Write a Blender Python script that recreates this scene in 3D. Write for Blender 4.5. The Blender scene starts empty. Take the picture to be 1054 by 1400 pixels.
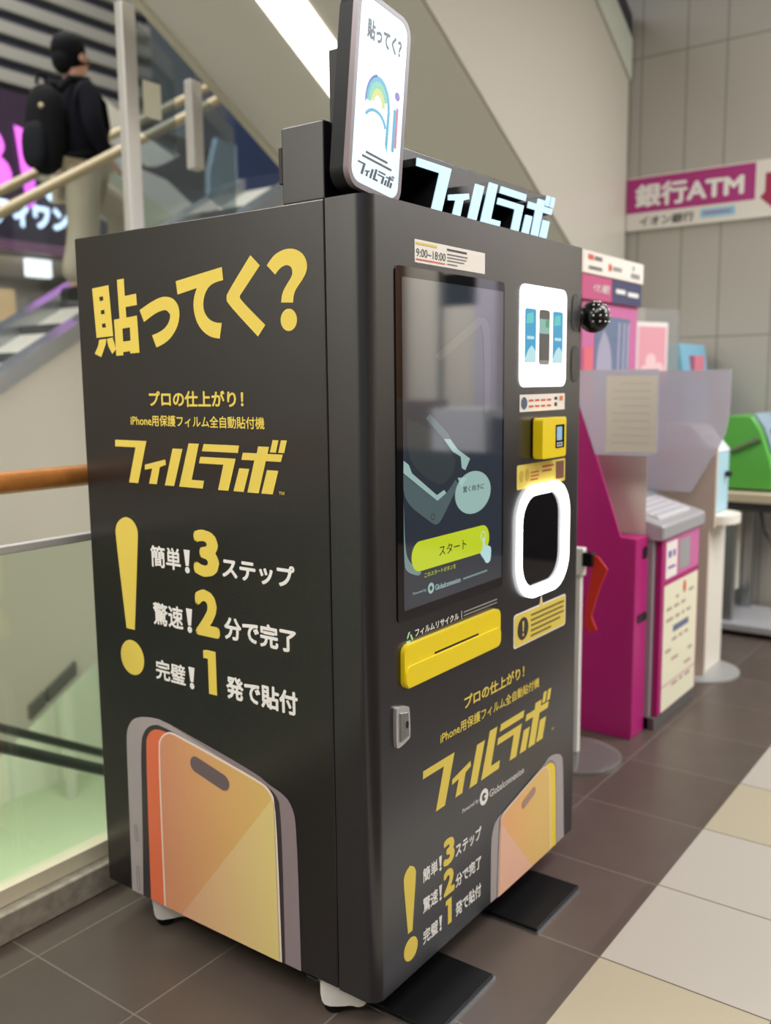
import bpy, bmesh, math, random
from mathutils import Vector, Matrix
from mathutils.geometry import tessellate_polygon

S = bpy.context.scene
COL = S.collection
random.seed(4)

# ------------------------------------------------------------------ camera
EYE = Vector((-1.5485, -1.1763, 1.5165))
YAW, PITCH, ROLL = .9383, -.1387, -.0103
cy, sy, cp, sp = math.cos(YAW), math.sin(YAW), math.cos(PITCH), math.sin(PITCH)
fw = Vector((sy*cp, cy*cp, sp)); rt = Vector((cy, -sy, 0)); up = rt.cross(fw)
cr, sr = math.cos(ROLL), math.sin(ROLL)
rt, up = cr*rt + sr*up, -sr*rt + cr*up
cam = bpy.data.objects.new('camera', bpy.data.cameras.new('camera'))
COL.objects.link(cam)
cam.matrix_world = Matrix(((rt.x, up.x, -fw.x, EYE.x), (rt.y, up.y, -fw.y, EYE.y), (rt.z, up.z, -fw.z, EYE.z), (0, 0, 0, 1)))
cam.data.sensor_fit = 'HORIZONTAL'; cam.data.sensor_width = 36
cam.data.lens = 1266.461/1054*36
cam.data.clip_start = .02; cam.data.clip_end = 80
cam.data.dof.use_dof = True
cam.data.dof.focus_distance = 2.05
cam.data.dof.aperture_fstop = 2.7
S.camera = cam

# ------------------------------------------------------------------ colour management, world, lights
S.view_settings.view_transform = 'Standard'; S.view_settings.look = 'None'
S.view_settings.gamma = 1; S.view_settings.use_curve_mapping = False
S.view_settings.exposure = -.3
S.cycles.use_denoising = True
S.cycles.max_bounces = 8; S.cycles.transparent_max_bounces = 16
S.cycles.sample_clamp_indirect = 4

w = bpy.data.worlds.new('world'); S.world = w; w.use_nodes = True
w.node_tree.nodes['Background'].inputs[0].default_value = (1, .985, .97, 1)
w.node_tree.nodes['Background'].inputs[1].default_value = .35

def area(name, loc, sx, sy_, power, col=(1, .98, .965), rot=(0, 0, 0)):
    d = bpy.data.lights.new(name, 'AREA'); d.shape = 'RECTANGLE'; d.size = sx; d.size_y = sy_
    d.energy = power; d.color = col
    o = bpy.data.objects.new(name, d); o.location = loc; o.rotation_euler = rot; COL.objects.link(o)
    return o
area('ceiling_lamp', (-1.0, -2.2, 4.3), 3.0, 1.2, 120)
area('ceiling_lamp', (3.2, -1.8, 4.3), 2.6, 1.2, 140)
area('ceiling_lamp', (-3.6, .2, 4.3), 1.6, 1.6, 165)
area('shop_lamp', (4.7, -4.0, 4.2), 1.6, 3.4, 420, (.88, .94, 1))
area('void_lamp', (2.0, 5.2, 7.4), 5, 3, 480)
area('void_lamp', (-2.5, 3.2, 5.6), 2.2, 2.2, 300)
area('left_reflection_fill', (-6.2, 5.0, 5.0), 3.0, 5, 360, (1, .985, .99), (0, math.radians(78), 0))  # added fill out of view, brightens the left wall mirrored in the kiosk side
area('lower_floor_lamp', (3.5, 7.2, -.6), 5, 3, 330, (.98, 1, .94))

# ------------------------------------------------------------------ materials
def lin(c):
    return tuple(((v/255+.055)/1.055)**2.4 if v > 10.3 else v/255/12.92 for v in c)
MATS = {}
def mat(name, rgb, rough=.5, metal=0, emit=0, spec=.5, noise=0, nscale=60, coat=0):
    m = bpy.data.materials.new(name); m.use_nodes = True
    nt = m.node_tree; b = nt.nodes['Principled BSDF']
    c = lin(rgb)
    b.inputs['Base Color'].default_value = (*c, 1)
    b.inputs['Roughness'].default_value = rough; b.inputs['Metallic'].default_value = metal
    b.inputs['Specular IOR Level'].default_value = spec
    b.inputs['Coat Weight'].default_value = coat
    if emit:
        b.inputs['Emission Color'].default_value = (*c, 1); b.inputs['Emission Strength'].default_value = emit*1.2
        b.inputs['Base Color'].default_value = (*(v*.12 for v in c), 1)
    if noise:
        tc = nt.nodes.new('ShaderNodeTexCoord'); n = nt.nodes.new('ShaderNodeTexNoise')
        n.inputs['Scale'].default_value = nscale; n.inputs['Detail'].default_value = 4
        nt.links.new(tc.outputs['Object'], n.inputs['Vector'])
        r = nt.nodes.new('ShaderNodeMapRange')
        r.inputs[1].default_value = .3; r.inputs[2].default_value = .7
        r.inputs[3].default_value = 1-noise; r.inputs[4].default_value = 1+noise
        nt.links.new(n.outputs['Fac'], r.inputs[0])
        mx = nt.nodes.new('ShaderNodeVectorMath'); mx.operation = 'SCALE'
        mx.inputs[0].default_value = c
        nt.links.new(r.outputs[0], mx.inputs['Scale'])
        nt.links.new(mx.outputs[0], b.inputs['Base Color'])
    MATS[name] = m
    return m
def glass(name, tint, gloss=.08, rough=.02, haze=0, hazecol=(230, 230, 230)):
    m = bpy.data.materials.new(name); m.use_nodes = True
    nt = m.node_tree; nt.nodes.clear()
    out = nt.nodes.new('ShaderNodeOutputMaterial')
    tr = nt.nodes.new('ShaderNodeBsdfTransparent'); tr.inputs[0].default_value = (*tint, 1)
    gl = nt.nodes.new('ShaderNodeBsdfGlossy'); gl.inputs['Roughness'].default_value = rough
    fr = nt.nodes.new('ShaderNodeLayerWeight'); fr.inputs[0].default_value = .25
    ml = nt.nodes.new('ShaderNodeMath'); ml.operation = 'MULTIPLY_ADD'
    nt.links.new(fr.outputs['Facing'], ml.inputs[0]); ml.inputs[1].default_value = .18; ml.inputs[2].default_value = gloss
    mx = nt.nodes.new('ShaderNodeMixShader')
    nt.links.new(ml.outputs[0], mx.inputs[0])
    src = tr.outputs[0]
    if haze:
        df = nt.nodes.new('ShaderNodeBsdfDiffuse'); df.inputs[0].default_value = (*lin(hazecol), 1)
        tl = nt.nodes.new('ShaderNodeBsdfTranslucent'); tl.inputs[0].default_value = (*lin(hazecol), 1)
        m1 = nt.nodes.new('ShaderNodeMixShader'); m1.inputs[0].default_value = .5
        nt.links.new(df.outputs[0], m1.inputs[1]); nt.links.new(tl.outputs[0], m1.inputs[2])
        m2 = nt.nodes.new('ShaderNodeMixShader'); m2.inputs[0].default_value = haze
        nt.links.new(tr.outputs[0], m2.inputs[1]); nt.links.new(m1.outputs[0], m2.inputs[2])
        src = m2.outputs[0]
    nt.links.new(src, mx.inputs[1]); nt.links.new(gl.outputs[0], mx.inputs[2])
    nt.links.new(mx.outputs[0], out.inputs[0])
    return m

vinyl = mat('black_vinyl', (15, 11, 14), .25, spec=.9, noise=.10, nscale=420)
vinyl_front = mat('black_powder_coat', (22, 21, 25), .27, spec=1.0, noise=.10, nscale=420)
seam_m = mat('seam_black', (14, 13, 13), .6)
yellow = mat('yellow_vinyl', (228, 202, 86), .45)
white_v = mat('white_vinyl', (236, 232, 226), .45)
grey_v = mat('grey_vinyl', (150, 146, 144), .45)
yellow_p = mat('yellow_plastic', (248, 218, 20), .25, coat=.3)
black_gloss = mat('black_glass', (8, 8, 10), .03, spec=1.0)
black_p = mat('black_plastic', (20, 20, 22), .35)
black_rub = mat('black_rubber', (12, 12, 14), .5, spec=.25)
chrome = mat('chrome', (222, 220, 218), .3, .75)
steel = mat('brushed_steel', (170, 170, 172), .35, 1)
white_p = mat('white_plastic', (238, 234, 226), .4)
cream = mat('cream_paint', (222, 216, 198), .45)
label_w = mat('label_paper', (240, 232, 220), .5)
print_grey = mat('print_grey', (120, 112, 108), .5)
print_dark = mat('print_dark', (52, 48, 46), .5)
print_red = mat('print_red', (214, 92, 70), .5)
led = mat('white_led', (255, 255, 255), .4, emit=4)
led_soft = mat('white_light_panel', (255, 255, 255), .4, emit=2.0)
led_sign = mat('blue_white_led', (196, 232, 255), .4, emit=1.1)
led_phone = mat('phone_sign_light', (222, 244, 252), .3, emit=1.05)

# ------------------------------------------------------------------ builders
def base_of(parent):
    v = Vector((0, 0, 0))
    while parent is not None:
        v += parent.location; parent = parent.parent
    return v
class MB:
    def __init__(s): s.bm = bmesh.new()
    def face(s, pts):
        s.bm.faces.new([s.bm.verts.new(p) for p in pts]); return s
    def box(s, x0, x1, y0, y1, z0, z1):
        v = [s.bm.verts.new((x, y, z)) for x in (x0, x1) for y in (y0, y1) for z in (z0, z1)]
        for f in ((0, 1, 3, 2), (4, 6, 7, 5), (0, 4, 5, 1), (2, 3, 7, 6), (0, 2, 6, 4), (1, 5, 7, 3)):
            s.bm.faces.new([v[i] for i in f])
        return s
    def flat(s, loops, mp, h=0):
        flatv = []
        vs = [[s.bm.verts.new(mp(u, v, h)) for u, v in l] for l in loops]
        for l in vs: flatv += l
        for t in tessellate_polygon([[Vector((u, v, 0)) for u, v in l] for l in loops]):
            try: s.bm.faces.new([flatv[i] for i in t])
            except ValueError: pass
        return s
    def solid(s, loops, mp, h0, h1):
        s.flat(loops, mp, h0); s.flat(loops, mp, h1)
        for l in loops:
            a = [s.bm.verts.new(mp(u, v, h0)) for u, v in l]; b = [s.bm.verts.new(mp(u, v, h1)) for u, v in l]
            for i in range(len(l)):
                j = (i+1) % len(l); s.bm.faces.new((a[i], a[j], b[j], b[i]))
        bmesh.ops.remove_doubles(s.bm, verts=s.bm.verts, dist=1e-6)
        return s
    def tube(s, pts, r, n=12, cap=True, flat=1.0):
        pts = [Vector(p) for p in pts]; rings = []
        rs = r if isinstance(r, (list, tuple)) else [r]*len(pts)
        for i, p in enumerate(pts):
            d = (pts[min(i+1, len(pts)-1)] - pts[max(i-1, 0)]).normalized()
            a = Vector((0, 0, 1)) if abs(d.z) < .9 else Vector((0, 1, 0))
            e1 = d.cross(a).normalized(); e2 = e1.cross(d).normalized()
            rings.append([s.bm.verts.new(p + rs[i]*(math.cos(2*math.pi*k/n)*e1 + flat*math.sin(2*math.pi*k/n)*e2)) for k in range(n)])
        for a, b in zip(rings, rings[1:]):
            for k in range(n): s.bm.faces.new((a[k], a[(k+1) % n], b[(k+1) % n], b[k]))
        if cap:
            s.bm.faces.new(rings[0][::-1]); s.bm.faces.new(rings[-1])
        return s
    def lathe(s, prof, c, n=40):
        rings = []
        for r, z in prof:
            rings.append([s.bm.verts.new((c[0]+r*math.cos(2*math.pi*k/n), c[1]+r*math.sin(2*math.pi*k/n), c[2]+z)) for k in range(n)])
        for a, b in zip(rings, rings[1:]):
            for k in range(n): s.bm.faces.new((a[k], a[(k+1) % n], b[(k+1) % n], b[k]))
        s.bm.faces.new(rings[0][::-1]); s.bm.faces.new(rings[-1])
        return s
    def ball(s, c, rx, ry=None, rz=None, n=24):
        ry = ry or rx; rz = rz or rx
        bmesh.ops.create_uvsphere(s.bm, u_segments=n, v_segments=n//2, radius=1,
                                  matrix=Matrix.Translation(c) @ Matrix.Diagonal((rx, ry, rz, 1)))
        return s
    def obj(s, name, m, parent=None, bevel=0, smooth=True, seg=3):
        b = base_of(parent)
        bmesh.ops.recalc_face_normals(s.bm, faces=s.bm.faces)
        if b.length: bmesh.ops.translate(s.bm, verts=s.bm.verts, vec=-b)
        me = bpy.data.meshes.new(name); s.bm.to_mesh(me); s.bm.free()
        me.materials.append(m)
        if smooth:
            me.polygons.foreach_set('use_smooth', [True]*len(me.polygons)); me.set_sharp_from_angle(angle=math.radians(38))
        o = bpy.data.objects.new(name, me); COL.objects.link(o); o.parent = parent
        if bevel:
            md = o.modifiers.new('bevel', 'BEVEL'); md.width = bevel; md.segments = seg; md.limit_method = 'ANGLE'; md.angle_limit = math.radians(40)
            if smooth: md.harden_normals = True
        return o
def tag(o, label, cat, group=None):
    o['label'] = label; o['category'] = cat
    if group: o['group'] = group
    return o
def thing(name, label, cat, loc, group=None):
    o = bpy.data.objects.new(name, None); COL.objects.link(o); o.location = loc; o.empty_display_size = .1
    return tag(o, label, cat, group)
def struct(o): o['kind'] = 'structure'; return o

def chaikin(pts, lim=55, it=2):
    for _ in range(it):
        out = []
        n = len(pts)
        for i in range(n):
            p, q, r = Vector(pts[i-1]), Vector(pts[i]), Vector(pts[(i+1) % n])
            a, b = q-p, r-q
            ang = math.degrees(a.angle(b)) if a.length > 1e-9 and b.length > 1e-9 else 0
            if ang > lim: out.append(tuple(q))
            else: out += [tuple(q-a*.25), tuple(q+b*.25)]
        pts = out
    return pts
def rrect(u0, u1, v0, v1, r, n=8):
    if u0 > u1: u0, u1 = u1, u0
    o = []
    for cu, cv, a0 in ((u1-r, v1-r, 0), (u0+r, v1-r, 90), (u0+r, v0+r, 180), (u1-r, v0+r, 270)):
        for k in range(n+1):
            a = math.radians(a0+90*k/n); o.append((cu+r*math.cos(a), cv+r*math.sin(a)))
    return o
def circ(cu, cv, r, n=32, rv=None):
    return [(cu+r*math.cos(2*math.pi*k/n), cv+(rv or r)*math.sin(2*math.pi*k/n)) for k in range(n)]
LEFT = lambda u, v, h=0: (-h, u, v)
FRONT = lambda u, v, h=0: (u, -h, v)
def lettering(s, mp, u0, u1, v0, v1, h, m, parent, bold=.02, name='lettering', thick=0, skew=0):
    c = bpy.data.curves.new('text', 'FONT'); c.body = s; c.resolution_u = 3
    o = bpy.data.objects.new('text', c); COL.objects.link(o)
    dg = bpy.context.evaluated_depsgraph_get(); dg.update()
    src = bpy.data.meshes.new_from_object(o.evaluated_get(dg))
    bpy.data.objects.remove(o); bpy.data.curves.remove(c)
    # heavier weight: the same outlines set several times around the stroke
    vs = [v.co.copy() for v in src.vertices]; fs = [tuple(p.vertices) for p in src.polygons]
    bpy.data.meshes.remove(src)
    offs = [(0, 0)] + ([(bold*math.cos(math.pi*k/4), bold*math.sin(math.pi*k/4)) for k in range(8)] if bold > .001 else [])
    x0 = min(v.x for v in vs)-bold; x1 = max(v.x for v in vs)+bold; y0 = min(v.y for v in vs)-bold; y1 = max(v.y for v in vs)+bold
    b = base_of(parent); V = []; Fc = []
    for li, (dx, dy) in enumerate(offs):
        k0 = len(V)
        for v in vs:
            a = (v.x+dx-x0)/(x1-x0); d = (v.y+dy-y0)/(y1-y0)
            V.append(Vector(mp(u0+(u1-u0)*a+skew*d, v0+(v1-v0)*d, h+li*4e-5)) - b)
        Fc += [tuple(i+k0 for i in f) for f in fs]
    me = bpy.data.meshes.new(name); me.from_pydata(V, [], Fc); me.materials.append(m)
    o = bpy.data.objects.new(name, me); COL.objects.link(o); o.parent = parent
    return o

# ------------------------------------------------------------------ setting: floors, walls, ceilings
def floor_material(name, dark):
    m = bpy.data.materials.new(name); m.use_nodes = True; nt = m.node_tree; N = nt.nodes; L = nt.links
    b = N['Principled BSDF']
    tc = N.new('ShaderNodeNewGeometry'); sx = N.new('ShaderNodeSeparateXYZ'); L.new(tc.outputs['Position'], sx.inputs[0])
    def mth(op, a, c=None):
        n = N.new('ShaderNodeMath'); n.operation = op
        for i, q in enumerate((a, c)):
            if q is None: continue
            if isinstance(q, (int, float)): n.inputs[i].default_value = q
            else: L.new(q, n.inputs[i])
        return n.outputs[0]
    px, x0, py, y0, gw = (.4325, -.252, .4, .948, .005) if dark else (.4365, .615, .436, -.28, .005)
    u = mth('DIVIDE', mth('SUBTRACT', sx.outputs[0], x0), px); v = mth('DIVIDE', mth('SUBTRACT', sx.outputs[1], y0), py)
    def line(t, p):
        f = mth('FRACT', mth('ADD', t, .5)); return mth('LESS_THAN', mth('ABSOLUTE', mth('SUBTRACT', f, .5)), gw/2/p)
    lv = mth('MULTIPLY', line(v, py), mth('GREATER_THAN', sx.outputs[1], .1)) if dark else line(v, py)
    g = mth('MAXIMUM', line(u, px), lv)
    n = N.new('ShaderNodeTexNoise'); n.inputs['Scale'].default_value = 9 if dark else 5; n.inputs['Detail'].default_value = 6
    L.new(tc.outputs['Position'], n.inputs['Vector'])
    cx = N.new('ShaderNodeCombineXYZ'); L.new(mth('FLOOR', u), cx.inputs[0]); L.new(mth('FLOOR', v), cx.inputs[1])
    wn = N.new('ShaderNodeTexWhiteNoise'); L.new(cx.outputs[0], wn.inputs[0])
    if dark: fac = mth('ADD', mth('MULTIPLY', wn.outputs[0], .5), mth('MULTIPLY', n.outputs[0], .5))
    else: fac = mth('COMPARE', mth('FLOORED_MODULO', mth('FLOOR', u), 3), 2)
    A, B, G = ((76, 65, 58), (93, 82, 75), (116, 106, 98)) if dark else ((174, 167, 157), (172, 161, 138), (96, 88, 76))
    mx = N.new('ShaderNodeMix'); mx.data_type = 'RGBA'; L.new(fac, mx.inputs[0])
    mx.inputs[6].default_value = (*lin(A), 1); mx.inputs[7].default_value = (*lin(B), 1)
    m2 = N.new('ShaderNodeMix'); m2.data_type = 'RGBA'; L.new(g, m2.inputs[0]); L.new(mx.outputs[2], m2.inputs[6])
    m2.inputs[7].default_value = (*lin(G), 1); L.new(m2.outputs[2], b.inputs['Base Color'])
    b.inputs['Roughness'].default_value = .36 if dark else .4
    return m
dark_tile = floor_material('dark_brown_tile', True); light_tile = floor_material('beige_tile', False)
struct(MB().box(-7, 9, -.28, 1.17, -.3, 0).obj('floor', dark_tile, smooth=False))
struct(MB().box(-7, 9, -.716, -.28, -.3, 0).obj('floor_beige_band', light_tile, smooth=False))
struct(MB().box(-7, 9, -8, -.716, -.3, 0).obj('floor_aisle', dark_tile, smooth=False))
concrete = mat('curb_concrete', (158, 150, 136), .7, noise=.22, nscale=28)
struct(MB().box(-7, 4.6, 1.065, 1.17, 0, .085).obj('trim_1', concrete, bevel=.006))

def panel_wall(name, rgb, axis, joints, zj, rough=.5, jw=.012):
    m = bpy.data.materials.new(name); m.use_nodes = True; nt = m.node_tree; N = nt.nodes; L = nt.links; b = N['Principled BSDF']
    ge = N.new('ShaderNodeNewGeometry'); sx = N.new('ShaderNodeSeparateXYZ'); L.new(ge.outputs['Position'], sx.inputs[0])
    acc = None
    for o, vals in ((sx.outputs[axis], joints), (sx.outputs[2], zj)):
        for q in vals:
            n = N.new('ShaderNodeMath'); n.operation = 'COMPARE'; L.new(o, n.inputs[0]); n.inputs[1].default_value = q; n.inputs[2].default_value = jw/2
            if acc is None: acc = n.outputs[0]
            else:
                a = N.new('ShaderNodeMath'); a.operation = 'MAXIMUM'; L.new(acc, a.inputs[0]); L.new(n.outputs[0], a.inputs[1]); acc = a.outputs[0]
    mx = N.new('ShaderNodeMix'); mx.data_type = 'RGBA'; L.new(acc, mx.inputs[0])
    c = lin(rgb); mx.inputs[6].default_value = (*c, 1); mx.inputs[7].default_value = (*(v*.62 for v in c), 1)
    L.new(mx.outputs[2], b.inputs['Base Color']); b.inputs['Roughness'].default_value = rough
    return m
wallp = panel_wall('wall_panels', (174, 169, 159), 1, [1.22, .925, .675, .35, 0, -.3, -.62], [1.79, 3.59])
struct(MB().box(4.6, 4.75, -1.0, 1.36, 0, 4.6).obj('wall_right', wallp, smooth=False))
beige = mat('beige_wall', (196, 190, 172), .5)
esc_panel = mat('escalator_panel', (203, 196, 182), .28, spec=.5)
esc_soffit = mat('escalator_soffit', (214, 209, 202), .5)
XZ = lambda u, v, h=0: (u, h, v)
struct(MB().solid([[(3.76, 0), (4.58, 0), (4.58, 1.835), (3.76, 2.30)]], XZ, 1.31, 1.4).obj('wall_back', beige, smooth=False))
struct(MB().box(-7, 9, -8, 1.17, 4.6, 4.8).obj('ceiling', mat('ceiling_white', (214, 210, 200), .7), smooth=False))
struct(MB().box(-8, 15, 1.17, 11, 8.0, 8.2).obj('ceiling_void', MATS['ceiling_white'], smooth=False))
lowwall = panel_wall('lower_wall_panels', (222, 224, 205), 0, [i*.8 for i in range(-4, 18)], [-2.2], .6, .02)
struct(MB().box(-8, 15, 10.9, 11.1, -4.5, -.3).obj('wall_lower', lowwall, smooth=False))
struct(MB().box(-8, 15, 1.17, 11.1, -4.7, -4.5).obj('floor_lower', mat('pale_green_floor', (196, 208, 176), .4), smooth=False))
struct(MB().box(-8, 15, 7.7, 11.1, -.3, 0).obj('floor_store', mat('store_floor', (170, 160, 148), .4), smooth=False))
struct(MB().box(-8, -7.8, 1.17, 11, -4.5, 8).obj('wall_left', MATS['ceiling_white'], smooth=False))
struct(MB().box(14.8, 15, 1.36, 11, -4.5, 8).obj('wall_far_right', beige, smooth=False))
struct(MB().box(-8, 15, 11.1, 11.3, -4.5, 8).obj('wall_store_back', beige, smooth=False))

# the other side of the aisle (mirrored in the kiosk's screen)
struct(MB().box(6.4, 6.6, -8, -1.0, 0, 4.6).obj('wall_aisle', mat('aisle_wall', (216, 204, 184), .6), smooth=False))
struct(MB().box(-7, 9, -8.2, -8, 0, 4.6).obj('wall_front', MATS['aisle_wall'], smooth=False))
wood_col = mat('brown_wood', (122, 84, 54), .5, noise=.2, nscale=12)
t = thing('shop_shelf', 'pale shop shelving across the aisle mirrored in the kiosk screen', 'shelf', (5.6, -3.0, 0))
MB().box(5.5, 5.9, -4.6, -1.6, 0, .9).obj('counter', mat('dark_counter', (50, 46, 48), .5), t)
MB().box(5.55, 5.9, -3.5, -2.95, .9, 1.28).obj('stacked_goods', mat('white_goods', (225, 222, 225), .5), t)
MB().box(5.6, 5.9, -2.9, -1.7, .9, 1.2).obj('dark_goods', mat('dark_goods', (70, 62, 60), .5), t)
MB().box(5.6, 5.9, -4.6, -3.55, .9, 1.35).obj('brown_goods', mat('brown_goods', (120, 100, 84), .5), t)
tag(MB().box(6.24, 6.38, -4.75, -4.36, 0, 4.5).obj('wood_column', wood_col), 'brown wooden column across the aisle mirrored in the screen', 'column')
tag(MB().box(6.2, 6.38, -3.44, -3.2, 0, 4.2).obj('wall_pilaster', mat('pilaster_lilac', (196, 184, 196), .5)), 'pale lilac pilaster across the aisle mirrored in the screen', 'pilaster')
tag(MB().box(6.36, 6.39, -3.95, -3.92, 0, 4.4).obj('wall_joint', mat('joint_dark', (40, 36, 34), .5)), 'thin dark wall joint across the aisle mirrored in the screen', 'joint')
tag(MB().box(5.0, 5.06, -3.02, -2.74, 2.13, 2.39).obj('hanging_board', mat('board_black', (22, 22, 22), .5)), 'black hanging board across the aisle mirrored in the screen', 'sign')

# ------------------------------------------------------------------ balustrade behind the kiosk
bal = thing('glass_balustrade', 'clear glass balustrade with round wooden handrail behind the black kiosk', 'balustrade', (0, 1.13, .085))
clear = glass('clear_glass', (.90, .95, .89), .04)
MB().box(-6.9, 4.55, 1.122, 1.138, .12, 1.07).obj('glass_panel', clear, bal, smooth=False)
MB().box(-6.9, 4.55, 1.105, 1.155, .085, .135).obj('base_channel', mat('cream_channel', (224, 216, 190), .4), bal, bevel=.003)
MB().box(-6.9, 4.55, 1.115, 1.145, 1.065, 1.088).obj('top_rail', mat('rail_alloy', (214, 212, 206), .4, .25), bal, bevel=.004)
wood_rail = mat('varnished_wood', (196, 128, 62), .32, noise=.12, nscale=30, coat=.3)
MB().tube([(-6.9, 1.13, 1.258), (4.55, 1.13, 1.258)], .031, 24).obj('handrail', wood_rail, bal)
for x in (-3.6, -1.2, 1.4, 3.4):
    MB().tube([(x, 1.13, 1.08), (x, 1.13, 1.235)], .009, 10).obj('bracket', steel, bal)

# ------------------------------------------------------------------ kiosk
W, D, Z0, Z1, DOOR = 1.068, .966, .10, 1.90, .108
kiosk = thing('vending_kiosk', 'tall black self-service kiosk with yellow lettering and phone artwork, standing on white casters', 'kiosk', (W/2, D/2, 0))
MB().box(0, W, DOOR+.003, D, Z0, Z1).obj('body', vinyl, kiosk, bevel=.004)
MB().box(.006, W-.006, DOOR-.004, DOOR+.006, Z0+.004, Z1-.004).obj('door_seam', seam_m, kiosk)
R_ = .034
prof = [(0, DOOR)] + [(R_-R_*math.cos(math.radians(a)), R_-R_*math.sin(math.radians(a))) for a in range(0, 91, 10)] + \
       [(W-R_+R_*math.sin(math.radians(a)), R_-R_*math.cos(math.radians(a))) for a in range(0, 91, 10)] + [(W, DOOR)]
door = MB().solid([prof], lambda u, v, h: (u, v, h), Z0, Z1).obj('front_door', vinyl_front, kiosk)
E_ = .0006

# -- left side graphics
def fl(polys, h, m, parent=kiosk, mp=LEFT, name='graphic', holes=False):
    b = MB()
    if holes: b.flat(polys, mp, h)
    else:
        for p in polys: b.flat([p], mp, h)
    return b.obj(name, m, parent, smooth=False)
HARU = [[[(0.9, 1.7675), (0.8322, 1.7716), (0.8233, 1.6428), (0.8921, 1.6406)],
 [(0.8723, 1.7443), (0.857, 1.7454), (0.8557, 1.7346), (0.871, 1.7335)],
 [(0.8687, 1.7099), (0.8544, 1.7111), (0.8531, 1.7004), (0.8684, 1.6998)],
 [(0.8672, 1.6755), (0.8529, 1.6769), (0.8505, 1.666), (0.8658, 1.6653)]],
 [[(0.8815, 1.6355), (0.8519, 1.6365), (0.8551, 1.6237), (0.8765, 1.5904), (0.9034, 1.6), (0.8885, 1.618)]],
 [[(0.8497, 1.6364), (0.8257, 1.6396), (0.8142, 1.609), (0.8302, 1.5974), (0.8448, 1.6167)]],
 [[(0.7974, 1.7824), (0.7701, 1.7837), (0.7693, 1.7406), (0.7249, 1.7437), (0.7239, 1.7158), (0.7683, 1.7131), (0.7671, 1.6868), (0.7257, 1.69), (0.7222, 1.5978), (0.7583, 1.5968), (0.7589, 1.6028), (0.7863, 1.6009), (0.7858, 1.5929), (0.8145, 1.5922), (0.8168, 1.6839), (0.7945, 1.6855)],
 [(0.7849, 1.6599), (0.7555, 1.662), (0.7549, 1.6291), (0.7842, 1.6274)]]]
TSU = [(0.7147, 1.7024), (0.6765, 1.7177), (0.6365, 1.7293), (0.6075, 1.7294), (0.5842, 1.7217), (0.5685, 1.7021), (0.5681, 1.6772), (0.579, 1.6526), (0.6044, 1.6283), (0.6343, 1.6147), (0.6572, 1.609), (0.672, 1.6391), (0.642, 1.6457), (0.617, 1.6574), (0.6034, 1.6738), (0.6017, 1.6863), (0.6125, 1.697), (0.6288, 1.6978), (0.6586, 1.6911), (0.6997, 1.6726)]
TE = [(0.577, 1.7635), (0.4182, 1.7843), (0.4153, 1.7545), (0.4389, 1.752), (0.4622, 1.7446), (0.4782, 1.7275), (0.4857, 1.7037), (0.4806, 1.6821), (0.4636, 1.666), (0.4418, 1.6589), (0.4244, 1.6582), (0.4331, 1.6223), (0.4612, 1.6263), (0.4874, 1.6395), (0.5088, 1.662), (0.519, 1.6932), (0.5165, 1.7207), (0.5043, 1.7426), (0.5723, 1.7316)]
KU = [(0.3266, 1.8029), (0.2983, 1.7782), (0.3635, 1.7156), (0.3622, 1.7073), (0.2865, 1.6473), (0.3102, 1.6226), (0.4049, 1.7021), (0.4069, 1.7141), (0.4039, 1.724)]
HATENA = [(0.2775, 1.7765), (0.257, 1.7958), (0.2332, 1.8049), (0.21, 1.8073), (0.1873, 1.8025), (0.1688, 1.7909), (0.1596, 1.7737), (0.1601, 1.7572), (0.1703, 1.7414), (0.1898, 1.7233), (0.1993, 1.7099), (0.2022, 1.6916), (0.2371, 1.6936), (0.2341, 1.7121), (0.2226, 1.7283), (0.2043, 1.7467), (0.2016, 1.7576), (0.2052, 1.7674), (0.215, 1.7726), (0.2266, 1.7719), (0.24, 1.7662), (0.2529, 1.7548)]
m = MB()
for g in HARU: m.flat(g, LEFT, E_)
for g in (TSU, TE, KU, HATENA): m.flat([chaikin(g, 48)], LEFT, E_)
m.flat([circ(.216, 1.6552, .0241)], LEFT, E_)
o = m.obj('slogan_lettering', yellow, kiosk, smooth=False); o['label'] = 'large yellow slogan lettering'
LOGO = [
 [(0.0, 0.88), (0.207, 0.88), (0.141, 0), (0.08, 0.0), (0.134, 0.74), (-0.002, 0.74)],
 [(0.19, 0.393), (0.321, 0.525), (0.324, 0.421), (0.285, 0.363), (0.261, 0.01), (0.212, 0.01), (0.236, 0.326), (0.189, 0.29)],
 [(0.369, 0.754), (0.429, 0.754), (0.369, 0.002), (0.312, 0.002)],
 [(0.467, 0.871), (0.527, 0.871), (0.477, 0.156), (0.549, 0.156), (0.54, 0.0), (0.4, 0)],
 [(0.555, 0.87), (0.753, 0.87), (0.745, 0.73), (0.544, 0.73)],
 [(0.533, 0.62), (0.732, 0.62), (0.686, 0), (0.628, 0), (0.663, 0.492), (0.524, 0.492)],
 [(0.854, 0.87), (0.911, 0.87), (0.902, 0.741), (0.98, 0.741), (0.969, 0.606), (0.892, 0.606), (0.85, 0), (0.79, 0), (0.832, 0.606), (0.763, 0.606), (0.772, 0.741), (0.846, 0.741)],
 [(0.75, 0.444), (0.804, 0.444), (0.77, 0.002), (0.714, 0.002)],
 [(0.897, 0.442), (0.955, 0.442), (0.923, 0.002), (0.864, 0.002)],
 [(0.93, 0.997), (0.96, 0.997), (0.945, 0.77), (0.914, 0.77)],
 [(0.972, 0.999), (1.002, 1.0), (0.987, 0.77), (0.957, 0.77)]]
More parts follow.
